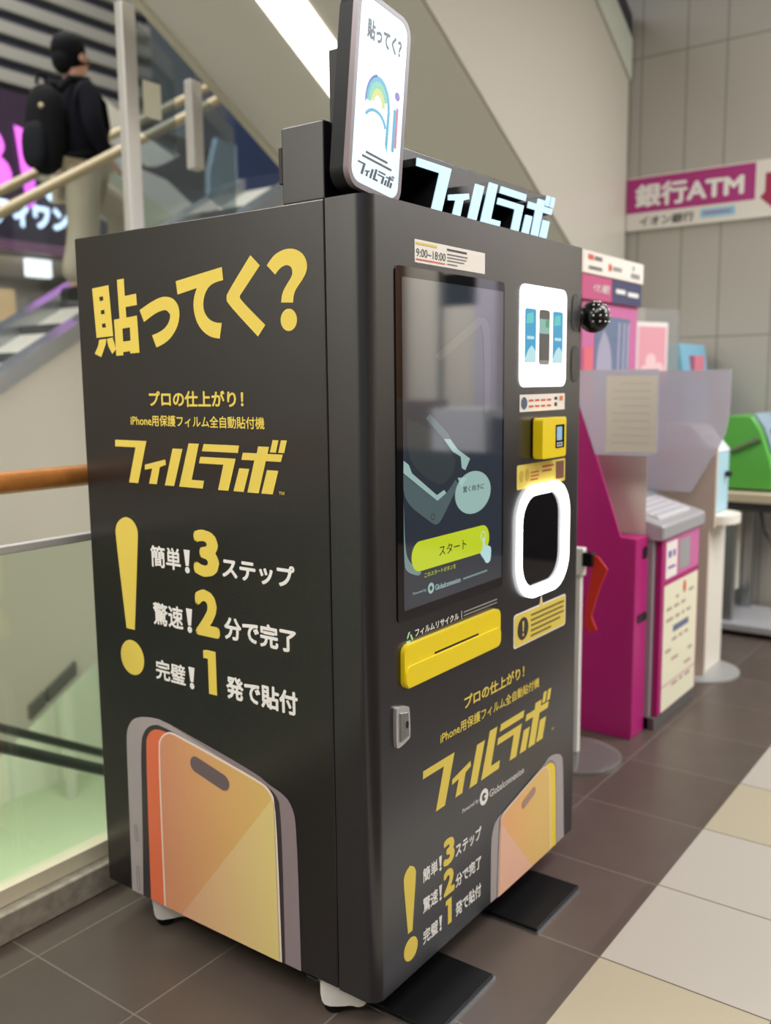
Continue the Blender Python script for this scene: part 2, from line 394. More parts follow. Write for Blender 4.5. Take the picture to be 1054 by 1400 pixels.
def logo(mp, u0, u1, v0, v1, h, m_, parent, name='logo_lettering'):
    m = MB()
    for l in LOGO: m.flat([[(u0+(u1-u0)*a, v0+(v1-v0)*b) for a, b in l]], mp, h)
    return m.obj(name, m_, parent, smooth=False)
logo(LEFT, .8367, .2316, 1.2653, 1.3905, E_, yellow, kiosk)
lettering('™', LEFT, .259, .2425, 1.2665, 1.2735, E_, yellow, kiosk, 0)
lettering('プロの仕上がり！', LEFT, .694, .362, 1.4625, 1.502, E_, yellow, kiosk, .03)
lettering('iPhone用保護フィルム全自動貼付機', LEFT, .770, .2975, 1.4135, 1.442, E_, yellow, kiosk, .018)
EXC = [(0.8559, 1.1229), (0.8526, 1.143), (0.8409, 1.1591), (0.8157, 1.1722), (0.7944, 1.1717), (0.7741, 1.1606), (0.7629, 1.1422), (0.7624, 1.1257), (0.794, 0.8680), (0.8284, 0.8680)]
fl([chaikin(EXC, 50), circ(.81, .789, .0485)], E_, yellow, name='exclamation_mark')
rows = [('簡単！', '3', 'ステップ', 1.05, 1.107, 1.0455, 1.1634, 1.0505, 1.104, .5524, .4619),
        ('驚速！', '2', '分で完了', .896, .956, .8935, 1.0128, .898, .956, .5551, .4680),
        ('完璧！', '1', '発で貼付', .748, .803, .7454, .8585, .747, .806, .531, .486)]
for a, n, b, a0, a1, n0, n1, b0, b1, nu0, nu1 in rows:
    lettering(a[:2], LEFT, .7155, .6005, a0, a1, E_, white_v, kiosk, .022)
    fl([[(.5885, a1), (.5655, a1), (.5715, a0+.016), (.5825, a0+.016)], circ(.577, a0+.0055, .0085, 16)], E_, white_v, name='lettering')
    if n == '1': fl([[(nu0+(nu1-nu0)*a, n0+(n1-n0)*b) for a, b in ((0, .97), (.25, 1), (1, 1), (1, 0), (.36, 0), (.36, .80), (0, .80))]], E_, yellow, name='lettering')
    else: lettering(n, LEFT, nu0, nu1, n0, n1, E_, yellow, kiosk, .05)
    lettering(b, LEFT, .452, .217, b0, b1, E_, white_v, kiosk, .034)
# -- phone artwork on the left side
g_side = mat('art_side_grey', (168, 158, 158), .45); g_dark = mat('art_bezel_dark', (54, 48, 50), .45)
g_orange = mat('art_orange', (226, 112, 74), .45); g_white = mat('art_outline', (232, 214, 200), .45)
g_rside = mat('art_side_mauve', (138, 124, 126), .45); g_notch = mat('art_notch', (104, 90, 92), .45)
def gradient(name, axis, a, b, c0, c1, axis2=None, k=0):
    m = bpy.data.materials.new(name); m.use_nodes = True; nt = m.node_tree; N = nt.nodes; L = nt.links; bs = N['Principled BSDF']
    ge = N.new('ShaderNodeTexCoord'); sx = N.new('ShaderNodeSeparateXYZ'); L.new(ge.outputs['Object'], sx.inputs[0])
    src = sx.outputs[axis]
    r = N.new('ShaderNodeMapRange'); L.new(src, r.inputs[0]); r.inputs[1].default_value = a; r.inputs[2].default_value = b
    mx = N.new('ShaderNodeMix'); mx.data_type = 'RGBA'; L.new(r.outputs[0], mx.inputs[0])
    mx.inputs[6].default_value = (*lin(c0), 1); mx.inputs[7].default_value = (*lin(c1), 1)
    L.new(mx.outputs[2], bs.inputs['Base Color']); bs.inputs['Roughness'].default_value = .45
    return m
yb = D/2
art_film = gradient('art_film_orange_to_yellow', 1, .70-yb, .30-yb, (212, 144, 108), (216, 182, 104))
art_tri = gradient('art_film_pale', 1, .65-yb, .30-yb, (218, 164, 132), (220, 200, 128))
PL_SIL = [(0.8615, 0.1005), (0.8575, 0.3222), (0.8537, 0.5393), (0.8484, 0.5785), (0.827, 0.6095), (0.7949, 0.6254), (0.74, 0.6355), (0.6923, 0.6361), (0.3537, 0.5729), (0.3236, 0.557), (0.2681, 0.5427), (0.2435, 0.5214), (0.2298, 0.4788), (0.2265, 0.1005)]
PL_BEZ = [(0.8128, 0.1005), (0.7999, 0.3384), (0.7924, 0.5533), (0.7732, 0.5928), (0.7413, 0.6153), (0.6985, 0.6217), (0.3368, 0.5535), (0.2956, 0.5394), (0.2779, 0.5053), (0.2782, 0.1005)]
PL_STRIP = [(0.7791, 0.1005), (0.7707, 0.5508), (0.7608, 0.5829), (0.7335, 0.6052), (0.6941, 0.6088), (0.6175, 0.5991), (0.6469, 0.1005)]
PL_FILMO = [(0.7232, 0.1005), (0.7204, 0.5624), (0.7057, 0.5915), (0.673, 0.6127), (0.6371, 0.6105), (0.3542, 0.5606), (0.3126, 0.5463), (0.293, 0.5146), (0.2878, 0.1005)]
PL_FILM = [(0.7166, 0.1005), (0.714, 0.5624), (0.7006, 0.589), (0.6723, 0.6078), (0.6395, 0.6042), (0.3562, 0.5546), (0.3197, 0.5424), (0.3, 0.5113), (0.2948, 0.1005)]
PL_TRI = [(0.3057, 0.5212), (0.3, 0.5113), (0.2948, 0.1005), (0.652, 0.1005)]
art = fl([chaikin(PL_SIL, 60)], E_, g_side, name='phone_artwork'); art['label'] = 'printed orange phone picture'
fl([chaikin(PL_SIL[7:] + [(.285, .1005), (.30, .54)], 60)], E_*1.5, g_rside, art, name='phone_edge')
fl([chaikin(PL_BEZ, 60)], E_*2, g_dark, art, name='phone_bezel')
fl([chaikin(PL_STRIP, 60)], E_*3, g_orange, art, name='phone_screen')
fl([chaikin(PL_FILMO, 60)], E_*4, g_white, art, name='film_outline')
fl([chaikin(PL_FILM, 60)], E_*5, art_film, art, name='film')
fl([PL_TRI], E_*6, art_tri, art, name='film_highlight')
def pill2(p, q, r):
    p, q = Vector(p), Vector(q); d = (q-p).normalized(); a0 = math.atan2(d.y, d.x); o = []
    for k in range(13): a = a0+math.pi/2+math.pi*k/12; o.append((p.x+r*math.cos(a), p.y+r*math.sin(a)))
    for k in range(13): a = a0-math.pi/2+math.pi*k/12; o.append((q.x+r*math.cos(a), q.y+r*math.sin(a)))
    return o
fl([pill2((.5705, .5457), (.4733, .5225), .0215)], E_*7, g_notch, art, name='camera_island')
for a, b in (((.828, .30), (.828, .265)), ((.828, .178), (.828, .118))):
    q = pill2(a, b, .0062); q2 = pill2(a, b, .0048)
    fl([q, q2], E_*7, g_notch, art, name='side_button', holes=True)

# -- front graphics
lettering('プロの仕上がり！', FRONT, .384, .7065, .694, .7285, E_, yellow, kiosk, .03)
lettering('iPhone用保護フィルム全自動貼付機', FRONT, .272, .8, .6395, .669, E_, yellow, kiosk, .018)
logo(FRONT, .1968, .8789, .474, .614, E_, yellow, kiosk)
lettering('™', FRONT, .885, .9, .479, .486, E_, yellow, kiosk, 0)
lettering('Powered by', FRONT, .3756, .458, .416, .431, E_, white_v, kiosk, 0)
lettering('Globalconnexion', FRONT, .515, .71, .409, .429, E_, white_v, kiosk, .006)
fl([circ(.486, .4225, .0225), circ(.486, .4225, .011, 24), ], E_, white_v, mp=FRONT, name='round_emblem', holes=True)
fl([[(.486, .426), (.499, .426), (.499, .418), (.486, .418)]], E_*2, white_v, mp=FRONT, name='round_emblem')
F_EXC = [(.112, .352), (.1145, .366), (.122, .376), (.138, .3835), (.154, .376), (.1625, .364), (.1645, .352), (.1475, .214), (.129, .214)]
fl([chaikin(F_EXC, 50), circ(.1405, .1699, .0292)], E_, yellow, mp=FRONT, name='exclamation_mark')
for a, n, b, a0, a1, n0, n1, b0, b1 in (('簡単', '3', 'ステップ', .312, .349, .3095, .3815, .312, .348),
                                        ('驚速', '2', '分で完了', .233, .272, .2295, .299, .2295, .2655),
                                        ('完璧', '1', '発で貼付', .151, .189, .1475, .2165, .149, .1875)):
    lettering(a, FRONT, .193, .2595, a0, a1, E_, white_v, kiosk, .022)
    fl([[(.2655, a1), (.2785, a1), (.275, a0+.010), (.269, a0+.010)], circ(.272, a0+.003, .005, 16)], E_, white_v, mp=FRONT, name='lettering')
    nw = (.285, .338) if n != '1' else (.296, .324)
    if n == '1': fl([[(nw[0]+(nw[1]-nw[0])*a, n0+(n1-n0)*b) for a, b in ((0, .97), (.25, 1), (1, 1), (1, 0), (.36, 0), (.36, .80), (0, .80))]], E_, yellow, mp=FRONT, name='lettering')
    else: lettering(n, FRONT, *nw, n0, n1, E_, yellow, kiosk, .05)
    lettering(b, FRONT, .343, .472, b0, b1, E_, white_v, kiosk, .03)
PF_SIL = [(0.5244, 0.1005), (0.5247, 0.2775), (0.5349, 0.3112), (0.5522, 0.3302), (0.587, 0.3384), (0.8391, 0.3863), (0.8661, 0.4007), (0.8988, 0.3991), (0.9323, 0.3903), (0.957, 0.3774), (0.9704, 0.358), (0.984, 0.1005)]
PF_BEZ = [(0.5575, 0.1005), (0.5678, 0.3158), (0.5792, 0.3354), (0.5987, 0.3419), (0.8437, 0.3847), (0.8757, 0.3909), (0.8994, 0.3813), (0.9181, 0.3606), (0.9226, 0.3413), (0.9329, 0.1005)]
PF_STRIP = [(0.8472, 0.1129), (0.8393, 0.3797), (0.8667, 0.384), (0.8901, 0.3766), (0.9065, 0.3647), (0.9147, 0.3476), (0.9252, 0.1005), (.8472, .1005)]
PF_FILMO = [(0.5591, 0.1005), (0.5693, 0.3192), (0.5831, 0.3347), (0.6027, 0.3403), (0.8255, 0.3859), (0.8502, 0.3793), (0.8672, 0.3663), (0.8789, 0.3481), (0.8898, 0.1005)]
PF_FILM = [(0.5638, 0.1005), (0.5748, 0.317), (0.5871, 0.3298), (0.6059, 0.3353), (0.8274, 0.3822), (0.8485, 0.3769), (0.8635, 0.365), (0.8733, 0.3479), (0.8832, 0.1005)]
PF_TRI = [(0.5638, 0.1005), (0.5748, 0.317), (0.5796, 0.3069), (0.768, 0.1005)]
xb = W/2
art2 = fl([chaikin(PF_SIL, 60)], E_, g_side, mp=FRONT, name='phone_artwork'); art2['label'] = 'printed yellow phone picture'
fl([chaikin(PF_BEZ, 60)], E_*2, g_rside, art2, FRONT, name='phone_bezel')
fl([chaikin(PF_STRIP, 60)], E_*3, mat('art_yellow', (240, 208, 60), .45), art2, FRONT, name='phone_screen')
fl([chaikin(PF_FILMO, 60)], E_*4, g_white, art2, FRONT, name='film_outline')
fl([chaikin(PF_FILM, 60)], E_*5, gradient('art_film_peach_to_yellow', 0, .57-xb, .80-xb, (238, 172, 118), (230, 190, 112)), art2, FRONT, name='film')
fl([PF_TRI], E_*6, mat('art_peach', (236, 184, 156), .45), art2, FRONT, name='film_highlight')
fl([pill2((.7095, .3170), (.7674, .3330), .0125)], E_*7, mat('art_notch_mauve', (170, 136, 122), .45), art2, FRONT, name='camera_island')

# -- touch screen
scr = MB().solid([rrect(.0965, .5745, .981, 1.765, .012)], FRONT, -.001, .003).obj('touch_screen', black_gloss, kiosk)
def lit(name, rgb, e, rough=.05):
    m = mat(name, rgb, rough, emit=e); m.node_tree.nodes['Principled BSDF'].inputs['IOR'].default_value = 1.5 if rough > .1 else 2.6
    return m
sh = .0034
disp = fl([rrect(.1195, .566, 1.005, 1.742, .004)], sh, lit('display_dark', (42, 50, 60), .8), scr, FRONT, 'display')
sh += .0002
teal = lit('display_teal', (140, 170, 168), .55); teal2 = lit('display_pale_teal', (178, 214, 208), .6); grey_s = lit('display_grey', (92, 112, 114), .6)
fl([chaikin([(0.1197, 1.3155), (0.2576, 1.2426), (0.2956, 1.2534), (0.3375, 1.2844), (0.3499, 1.2731), (0.3328, 1.2521), (0.2727, 1.1914), (0.252, 1.1841), (0.2282, 1.1946), (0.1197, 1.2553)], 70)], sh, grey_s, scr, FRONT, 'screen_picture')
fl([[(0.1209, 1.3454), (0.1409, 1.3347), (0.1529, 1.315), (0.255, 1.2551), (0.2865, 1.2642), (0.2956, 1.2559), (0.2576, 1.2416), (0.1199, 1.3178)]], sh+.0002, teal2, scr, FRONT, 'screen_picture')
fl([[(0.2851, 1.3847), (0.3143, 1.3831), (0.3469, 1.3564), (0.405, 1.3297), (0.3825, 1.3033), (0.3661, 1.3097), (0.3612, 1.3379), (0.3235, 1.3529)]], sh, teal2, scr, FRONT, 'screen_picture')
fl([[(.226, 1.445), (.30, 1.40), (.314, 1.385), (.285, 1.384), (.21, 1.435)]], sh, grey_s, scr, FRONT, 'screen_picture')
fl([chaikin([(0.1197, 1.2553), (0.124, 1.1513), (0.1366, 1.116), (0.1883, 1.0831), (0.1797, 1.0749), (0.1298, 1.0932), (0.1197, 1.1145)], 70)], sh+.0001, teal, scr, FRONT, 'screen_picture')
fl([circ(.238, 1.206, .008, 20), circ(.238, 1.206, .0065, 20)], sh+.0004, mat('ink', (40, 46, 50), .2), scr, FRONT, 'screen_picture', True)
fl([circ(.4203, 1.2450, .0855, 40, .053)], sh+.0006, teal2, scr, FRONT, 'speech_bubble')
fl([[(.347, 1.288), (.362, 1.262), (.388, 1.284)]], sh+.0006, teal2, scr, FRONT, 'speech_bubble')
lettering('置く向きに', FRONT, .3705, .472, 1.2488, 1.264, sh+.0008, MATS['ink'], scr, .004)
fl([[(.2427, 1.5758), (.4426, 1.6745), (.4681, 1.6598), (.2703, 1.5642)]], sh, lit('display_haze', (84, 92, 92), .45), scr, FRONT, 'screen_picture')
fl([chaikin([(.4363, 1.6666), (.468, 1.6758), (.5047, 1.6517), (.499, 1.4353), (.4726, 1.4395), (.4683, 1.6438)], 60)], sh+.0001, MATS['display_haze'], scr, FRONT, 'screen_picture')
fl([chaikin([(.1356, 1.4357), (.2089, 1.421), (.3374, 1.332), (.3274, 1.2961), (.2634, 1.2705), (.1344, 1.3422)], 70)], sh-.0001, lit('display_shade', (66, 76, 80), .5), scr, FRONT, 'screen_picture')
o = fl([rrect(.149, .4995, 1.0865, 1.1565, .0345)], sh+.0006, lit('button_lime', (206, 224, 42), .75), scr, FRONT, 'start_button'); o['label'] = 'lime green start button'
lettering('スタート', FRONT, .2634, .386, 1.109, 1.1335, sh+.0008, MATS['ink'], scr, .006)
lettering('このスタートボタンを', FRONT, .2012, .3376, 1.068, 1.079, sh+.0008, MATS['button_lime'], scr, 0)
lettering('Powered by', FRONT, .154, .208, 1.034, 1.042, sh+.0008, teal2, scr, 0)
fl([circ(.228, 1.0385, .013), circ(.228, 1.0385, .006, 20)], sh+.0008, teal2, scr, FRONT, 'round_emblem', True)
lettering('Globalconnexion', FRONT, .246, .359, 1.0295, 1.043, sh+.0008, teal2, scr, .008)
fl([[(.372, 1.0325), (.49, 1.034), (.49, 1.0385), (.372, 1.037)]], sh+.0008, teal, scr, FRONT, 'small_lettering')
hand = [(.468, 1.126), (.474, 1.126), (.4785, 1.103), (.49, 1.101), (.503, 1.098), (.51, 1.090), (.508, 1.068), (.503, 1.056), (.484, 1.055), (.476, 1.066), (.455, 1.084), (.455, 1.090), (.467, 1.092)]
fl([chaikin(hand, 80)], sh+.001, lit('hand_icon', (190, 228, 232), .8), scr, FRONT, 'hand_icon')
fl([circ(.469, 1.1285, .0125, 24), circ(.469, 1.1285, .010, 24)], sh+.001, MATS['hand_icon'], scr, FRONT, 'hand_icon', True)

# -- stickers and fittings on the front
def sticker(poly, m, name='sticker', label=None, h=E_):
    o = fl([poly], h, m, kiosk, FRONT, name)
    if label: o['label'] = label
    return o
def bars(spec, m, parent, h=E_*2.2, name='small_lettering'):
    b = MB()
    for u0, u1, v0, v1 in spec: b.flat([[(u0, v0), (u1, v0), (u1, v1), (u0, v1)]], FRONT, h)
    return b.obj(name, m, parent, smooth=False)
st = sticker(rrect(.173, .478, 1.7775, 1.8270, .002), label_w, label='cream opening hours sticker')
lettering('9:00~18:00', FRONT, .179, .298, 1.7905, 1.808, E_*2.2, print_dark, st, .0)
bars([(.178, .262, 1.8165, 1.8215)], yellow, st)
bars([(.305, .392, 1.8155, 1.820)], print_dark, st)
bars([(.305, .395, 1.806, 1.809), (.305, .39, 1.799, 1.8015), (.305, .38, 1.792, 1.7945), (.305, .35, 1.784, 1.7865)], print_grey, st)
bars([(.178, .296, 1.783, 1.786)], print_red, st)
st = sticker(rrect(.664, .939, 1.435, 1.481, .002), label_w, label='cream payment sticker below light panel')
MB().flat([circ(.689, 1.458, .018, 24, .0165)], FRONT, E_*2).obj('emblem', mat('print_blue', (80, 96, 120), .5), st, smooth=False)
bars([(.716+.036*i, .742+.036*i, z, z+.0055) for i in range(4) for z in (1.462, 1.446)], print_red, st)
bars([(.872, .888, 1.446, 1.456), (.872, .89, 1.464, 1.472)], print_dark, st)
bars([(.904, .926, 1.461, 1.474)], mat('print_orange', (224, 120, 50), .5), st)
lp = MB().solid([rrect(.659, .936, 1.501, 1.7705, .026)], FRONT, -.001, .004).obj('light_panel', led_soft, kiosk); lp['label'] = 'glowing white panel with phone pictures'
cyan = lit('card_cyan', (30, 160, 208), .8, .3); cyan_p = lit('card_pale', (190, 232, 240), .8, .3)
for u0, u1 in ((.682, .7475), (.847, .9125)):
    fl([rrect(u0, u1, 1.566, 1.7085, .008)], .0044, cyan, lp, FRONT, 'phone_picture')
    fl([[(u0, 1.575), (u0+.02, 1.60), (u0+.04, 1.612), (u1, 1.596), (u1, 1.572), (u1-.01, 1.566), (u0+.01, 1.566)]], .0047, cyan_p, lp, FRONT, 'cloud_picture')
    fl([[(u0+.006, 1.668), (u0+.05, 1.672), (u0+.048, 1.70), (u0+.012, 1.694)]], .0047, lit('card_aqua', (90, 214, 214), .7, .3) if 'card_aqua' not in MATS else MATS['card_aqua'], lp, FRONT, 'film_picture')
    bars([(u0+.012, u1-.012, 1.628, 1.636)], MATS['card_pale'], lp, .0049)
fl([rrect(.764, .8295, 1.561, 1.709, .01)], .0044, mat('card_dark', (74, 76, 74), .3), lp, FRONT, 'phone_picture')
fl([rrect(.764, .826, 1.645, 1.684, .004)], .0047, lit('card_mint', (150, 206, 196), .6, .3), lp, FRONT, 'film_picture')
fl([rrect(.803, .822, 1.662, 1.682, .002)], .0049, lit('card_green', (70, 170, 110), .6, .3), lp, FRONT, 'film_picture')
fl([rrect(.766, .828, 1.562, 1.573, .004)], .0047, grey_v, lp, FRONT, 'phone_picture')
for zc in (1.7125, 1.565):
    g = MB().solid([rrect(.977, 1.031, zc-.053, zc+.053, .0265)], FRONT, -.002, .0015).obj('speaker_grille', mat('grille_dark', (56, 54, 55), .45) if 'grille_dark' not in MATS else MATS['grille_dark'], kiosk)
    b = MB()
    for i in range(19):
        z = zc-.041+i*.0046; hw = .024 if abs(z-zc) < .027 else .018
        b.solid([[(1.004-hw, z), (1.004+hw, z), (1.004+hw, z+.0022), (1.004-hw, z+.0022)]], FRONT, .0015, .0024)
    b.obj('grille_ribs', vinyl_front, g, smooth=False)
pt = MB().solid([rrect(.737, .884, 1.305, 1.4165, .01)], FRONT, .004, .033).obj('payment_terminal', yellow_p, kiosk, bevel=.004); pt['label'] = 'yellow payment terminal box'
MB().solid([rrect(.747, .874, 1.312, 1.409, .008)], FRONT, -.001, .0045).obj('mount', black_p, pt)
fl([rrect(.8155, .871, 1.3305, 1.3955, .003)], .0338, black_gloss, pt, FRONT, 'terminal_screen')
fl([rrect(.822, .855, 1.352, 1.39, .002)], .0342, lit('terminal_lcd', (150, 190, 220), .9), pt, FRONT, 'terminal_display')
bars([(.824+.013*i, .832+.013*i, 1.3345+.007*j, 1.339+.007*j) for i in range(3) for j in range(2)], white_v, pt, .0342, 'keys')
st = sticker(rrect(.6525, .949, 1.2265, 1.293, .006), yellow, label='yellow instruction sticker above light ring')
bars([(.888, .94, 1.236, 1.287)], mat('photo_brown', (120, 74, 60), .5), st)
bars([(.80+.0, .872, 1.276, 1.282), (.80, .86, 1.264, 1.269), (.73, .78, 1.266, 1.270), (.73, .78, 1.256, 1.260), (.73, .775, 1.246, 1.250)], mat('photo_red', (190, 74, 50), .5), st)
MB().flat([circ(.678, 1.262, .012, 20, .016)], FRONT, E_*2).flat([circ(.711, 1.262, .012, 20, .016)], FRONT, E_*2).obj('pictogram', mat('print_ochre', (200, 168, 60), .5), st, smooth=False)
# pickup opening: glowing ring around dark glass
pk = MB().solid([rrect(.662, .962, .921, 1.224, .088, 14)], FRONT, -.001, .0012).obj('pickup_window', black_gloss, kiosk); pk['label'] = 'dark glass pickup window'
MB().solid([rrect(.651, .967, .915, 1.233, .1, 14), rrect(.672, .926, .947, 1.204, .075, 14)], FRONT, .0005, .010).obj('light_ring', led, kiosk, bevel=.004)['label'] = 'glowing white ring'
st = sticker([(.652, .7875), (.958, .7875), (.9645, .79), (.968, .796), (.968, .876), (.965, .881), (.958, .884), (.816, .884), (.806, .911), (.796, .884), (.652, .884), (.645, .881), (.642, .876), (.642, .796), (.645, .79)], label_w, label='yellow speech bubble warning sticker')
fl([[(.655, .7915), (.955, .7915), (.963, .799), (.963, .873), (.955, .880), (.814, .880), (.806, .903), (.798, .880), (.655, .880), (.647, .873), (.647, .799)]], E_*2, yellow, st, FRONT, 'sticker_face')
fl([circ(.695, .836, .032, 32)], E_*3, print_dark, st, FRONT, 'warning_icon')
fl([[(.690, .857), (.700, .857), (.698, .828), (.692, .828)], circ(.695, .8185, .0045, 16)], E_*4, yellow, st, FRONT, 'warning_icon')
bars([(.742, .955, .861, .867), (.742, .95, .846, .852), (.742, .955, .831, .837), (.742, .93, .816, .822), (.742, .87, .801, .807)], mat('print_brown', (120, 104, 50), .5), st, E_*3)
# recycling box
rb = MB().solid([rrect(.108, .549, .824, .9265, .02)], FRONT, -.001, .012).obj('recycling_box', yellow_p, kiosk, bevel=.006); rb['label'] = 'bright yellow film recycling box'
MB().solid([rrect(.1105, .5465, .8265, .877, .018)], FRONT, .010, .0150).obj('lower_lip', yellow_p, rb, bevel=.002)
fl([[(.230, .8795), (.434, .8795), (.434, .8845), (.230, .8845)]], .0126, seam_m, rb, FRONT, 'film_slot')
lettering('フィルムリサイクル', FRONT, .166, .357, .9345, .9525, E_, white_v, kiosk, .025)
bars([(.3705, .3725, .933, .954)], white_v, kiosk, E_)
bars([(.381, .549, .9465, .950), (.381, .549, .938, .941)], grey_v, kiosk, E_)
m = MB()
for k in range(3):
    a = math.radians(90+120*k); r = lambda u, v: (.1435+.0165*(u*math.cos(a)-v*math.sin(a)), .9365+.0165*(u*math.sin(a)+v*math.cos(a)))
    m.flat([[r(.9, -.22), r(.9, .22), r(.25, .62), r(-.1, .55), r(.15, .25), r(.5, .05)]], FRONT, E_)
m.obj('recycle_symbol', mat('mint', (176, 220, 170), .5), kiosk, smooth=False)
# lock
lk = MB().solid([chaikin([(.077, .699), (.077, .786), (.085, .791), (.124, .783), (.131, .776), (.134, .708), (.128, .702), (.086, .692)], 80)], FRONT, -.001, .009).obj('lock_handle', chrome, kiosk, bevel=.002)
MB().solid([[(.09, .706), (.09, .776), (.121, .77), (.124, .712)]], FRONT, .008, .0125).obj('lever', steel, lk, bevel=.002)
MB().flat([circ(.115, .742, .006, 20, .009)], FRONT, .0128).obj('keyhole', seam_m, lk, smooth=False)
# round dark dome camera on the right edge
dc = MB().ball((W+.04, -.012, 1.705), .047).obj('dome_camera', mat('dome_black', (14, 14, 15), .22), kiosk)
MB().tube([(W-.01, .03, 1.705), (W+.03, 0, 1.705)], .022, 16).obj('dome_mount', black_p, dc)
b = MB()
for i in range(5):
    for j in range(5):
        a, e = math.radians(-70+26*i), math.radians(-20+22*j)
        b.ball((W+.04+.0465*math.sin(a)*math.cos(e), -.012-.0465*math.cos(a)*math.cos(e), 1.705+.0465*math.sin(e)), .0035, n=8)
b.obj('glint_dots', chrome, dc)  # chrome beads put in for the dotted highlights on the dome
# topper box, phone sign, sign letters
tp = MB().box(.006, 1.035, .113, .232, Z1, 2.060).obj('topper_box', vinyl_front, kiosk, bevel=.004)
MB().box(.008, .03, .232, .243, 1.945, 2.022).obj('hinge', black_p, tp, bevel=.002)
A = math.radians(7.3)
def PH(u, v, h=0): return (-.009+u*math.cos(A)+v*math.sin(A), .03-h, 1.934-u*math.sin(A)+v*math.cos(A))
ph = MB().solid([rrect(-.012, .172, -.018, .376, .036)], PH, -.048, 0).obj('phone_sign', mat('sign_side_black', (14, 17, 17), .55, spec=.25), kiosk, bevel=.003); ph['label'] = 'tilted glowing phone-shaped sign'
MB().solid([rrect(-.0125, .1725, -.0185, .3765, .036), rrect(-.002, .162, -.007, .366, .028)], PH, -.012, .0015).obj('sign_bezel', mat('bezel_mauve', (122, 108, 110), .35), ph)
MB().box(.03, .14, .076, .114, 1.96, 2.2).obj('sign_mount', black_p, ph)
fl([rrect(-.002, .162, -.007, .366, .028)], .0006, led_phone, ph, PH, 'sign_display')
ink_s = mat('sign_ink', (36, 36, 52), .4)
lettering('貼ってく？', PH, .022, .142, .286, .326, .0012, ink_s, ph, .045)
logo(PH, .018, .146, .012, .040, .0012, ink_s, ph)
b = MB()
for u0, u1, v in ((.042, .118, .058), (.03, .134, .0475)): b.flat([[(u0, v), (u1, v), (u1, v+.005), (u0, v+.005)]], PH, .0012)
b.obj('small_lettering', ink_s, ph, smooth=False)
def arc(cu, cv, r0, r1, a0, a1, asp=1.0, n=14):
    o = [(cu+r1*math.cos(math.radians(a0+(a1-a0)*k/n)), cv+asp*r1*math.sin(math.radians(a0+(a1-a0)*k/n))) for k in range(n+1)]
    return o + [(cu+r0*math.cos(math.radians(a0+(a1-a0)*k/n)), cv+asp*r0*math.sin(math.radians(a0+(a1-a0)*k/n))) for k in range(n, -1, -1)]
pal = {'cy': lit('art_cyan', (70, 190, 232), .6, .4), 'ye': lit('art_lemon', (226, 236, 120), .65, .4), 'gn': lit('art_mint', (130, 222, 180), .65, .4), 'pu': lit('art_violet', (140, 112, 210), .6, .4), 'pk': lit('art_pink', (232, 120, 160), .6, .4)}
for nm, args in (('cy', (.072, .165, .034, .042, 0, 180, 1.4)), ('gn', (.072, .165, .024, .034, 20, 180, 1.4)), ('ye', (.072, .165, .014, .024, 0, 170, 1.4)),
                 ('pu', (.072, .165, .0405, .044, 100, 185, 1.4)), ('cy', (.066, .118, .034, .041, 15, 150, .9))):
    fl([arc(*args)], .0012+.0002*len(nm), pal[nm], ph, PH, 'letter_picture')
fl([[(.107, .165), (.115, .165), (.113, .08), (.105, .095)]], .0013, pal['cy'], ph, PH, 'letter_picture')
fl([rrect(.128, .137, .088, .178, .004)], .0013, pal['cy'], ph, PH, 'letter_picture')
fl([rrect(.137, .145, .098, .184, .004)], .0013, pal['pk'], ph, PH, 'letter_picture')
fl([circ(.138, .207, .009)], .0013, pal['pu'], ph, PH, 'letter_picture')
u0, u1, v0, v1 = .217, .9, 1.9005, 2.022
for idx in ((0,), (1,), (2, 3), (4, 5), (6, 7, 8, 9, 10)):
    m, m2 = MB(), MB()
    for i in idx:
        l = [(u0+(u1-u0)*a, v0+(v1-v0)*b) for a, b in LOGO[i]]
        m.solid([l], FRONT, -.113, -.023); m2.solid([l], FRONT, -.024, -.02)
    lt = m.obj('sign_letter', black_p, kiosk, smooth=False)
    m2.obj('letter_face', led_sign, lt, smooth=False)
# casters
def caster(x, y, a):
    c = bpy.data.objects.new('caster', None); COL.objects.link(c); c.parent = kiosk; c.location = Vector((x, y, 0)) - kiosk.location
    ca, sa = math.cos(a), math.sin(a)
    T = lambda u, v, h: (x+u*ca-v*sa, y+u*sa+v*ca, h)
    side = [(-.030, .098), (.030, .098), (.034, .085), (.030, .066), (.046, .052), (.070, .042), (.080, .032), (.076, .022), (.060, .018), (.044, .024), (.022, .022), (-.018, .024), (-.030, .045)]
    m = MB()
    for s0, s1 in ((-.024, -.017), (.017, .024)):
        m.solid([chaikin(side, 60, 1)], lambda u, v, h: T(u, h, v), s0, s1)
    m.solid([[(-.028, .082), (.03, .082), (.03, .098), (-.028, .098)]], lambda u, v, h: T(u, h, v), -.017, .017)
    m.obj('fork', white_p, c, bevel=.002)
    MB().tube([T(.004, -.0155, .027), T(.004, .0155, .027)], .027, 28).obj('wheel', black_rub, c)
    MB().solid([[(-.035, -.03), (.035, -.03), (.035, .03), (-.035, .03)]], lambda u, v, h: T(u, v, h), .097, .1005).obj('plate', steel, c)
    return c
caster(.045, .165, -.9); caster(.05, .79, -.6); caster(W-.05, .165, .4); caster(W-.05, .80, -2)
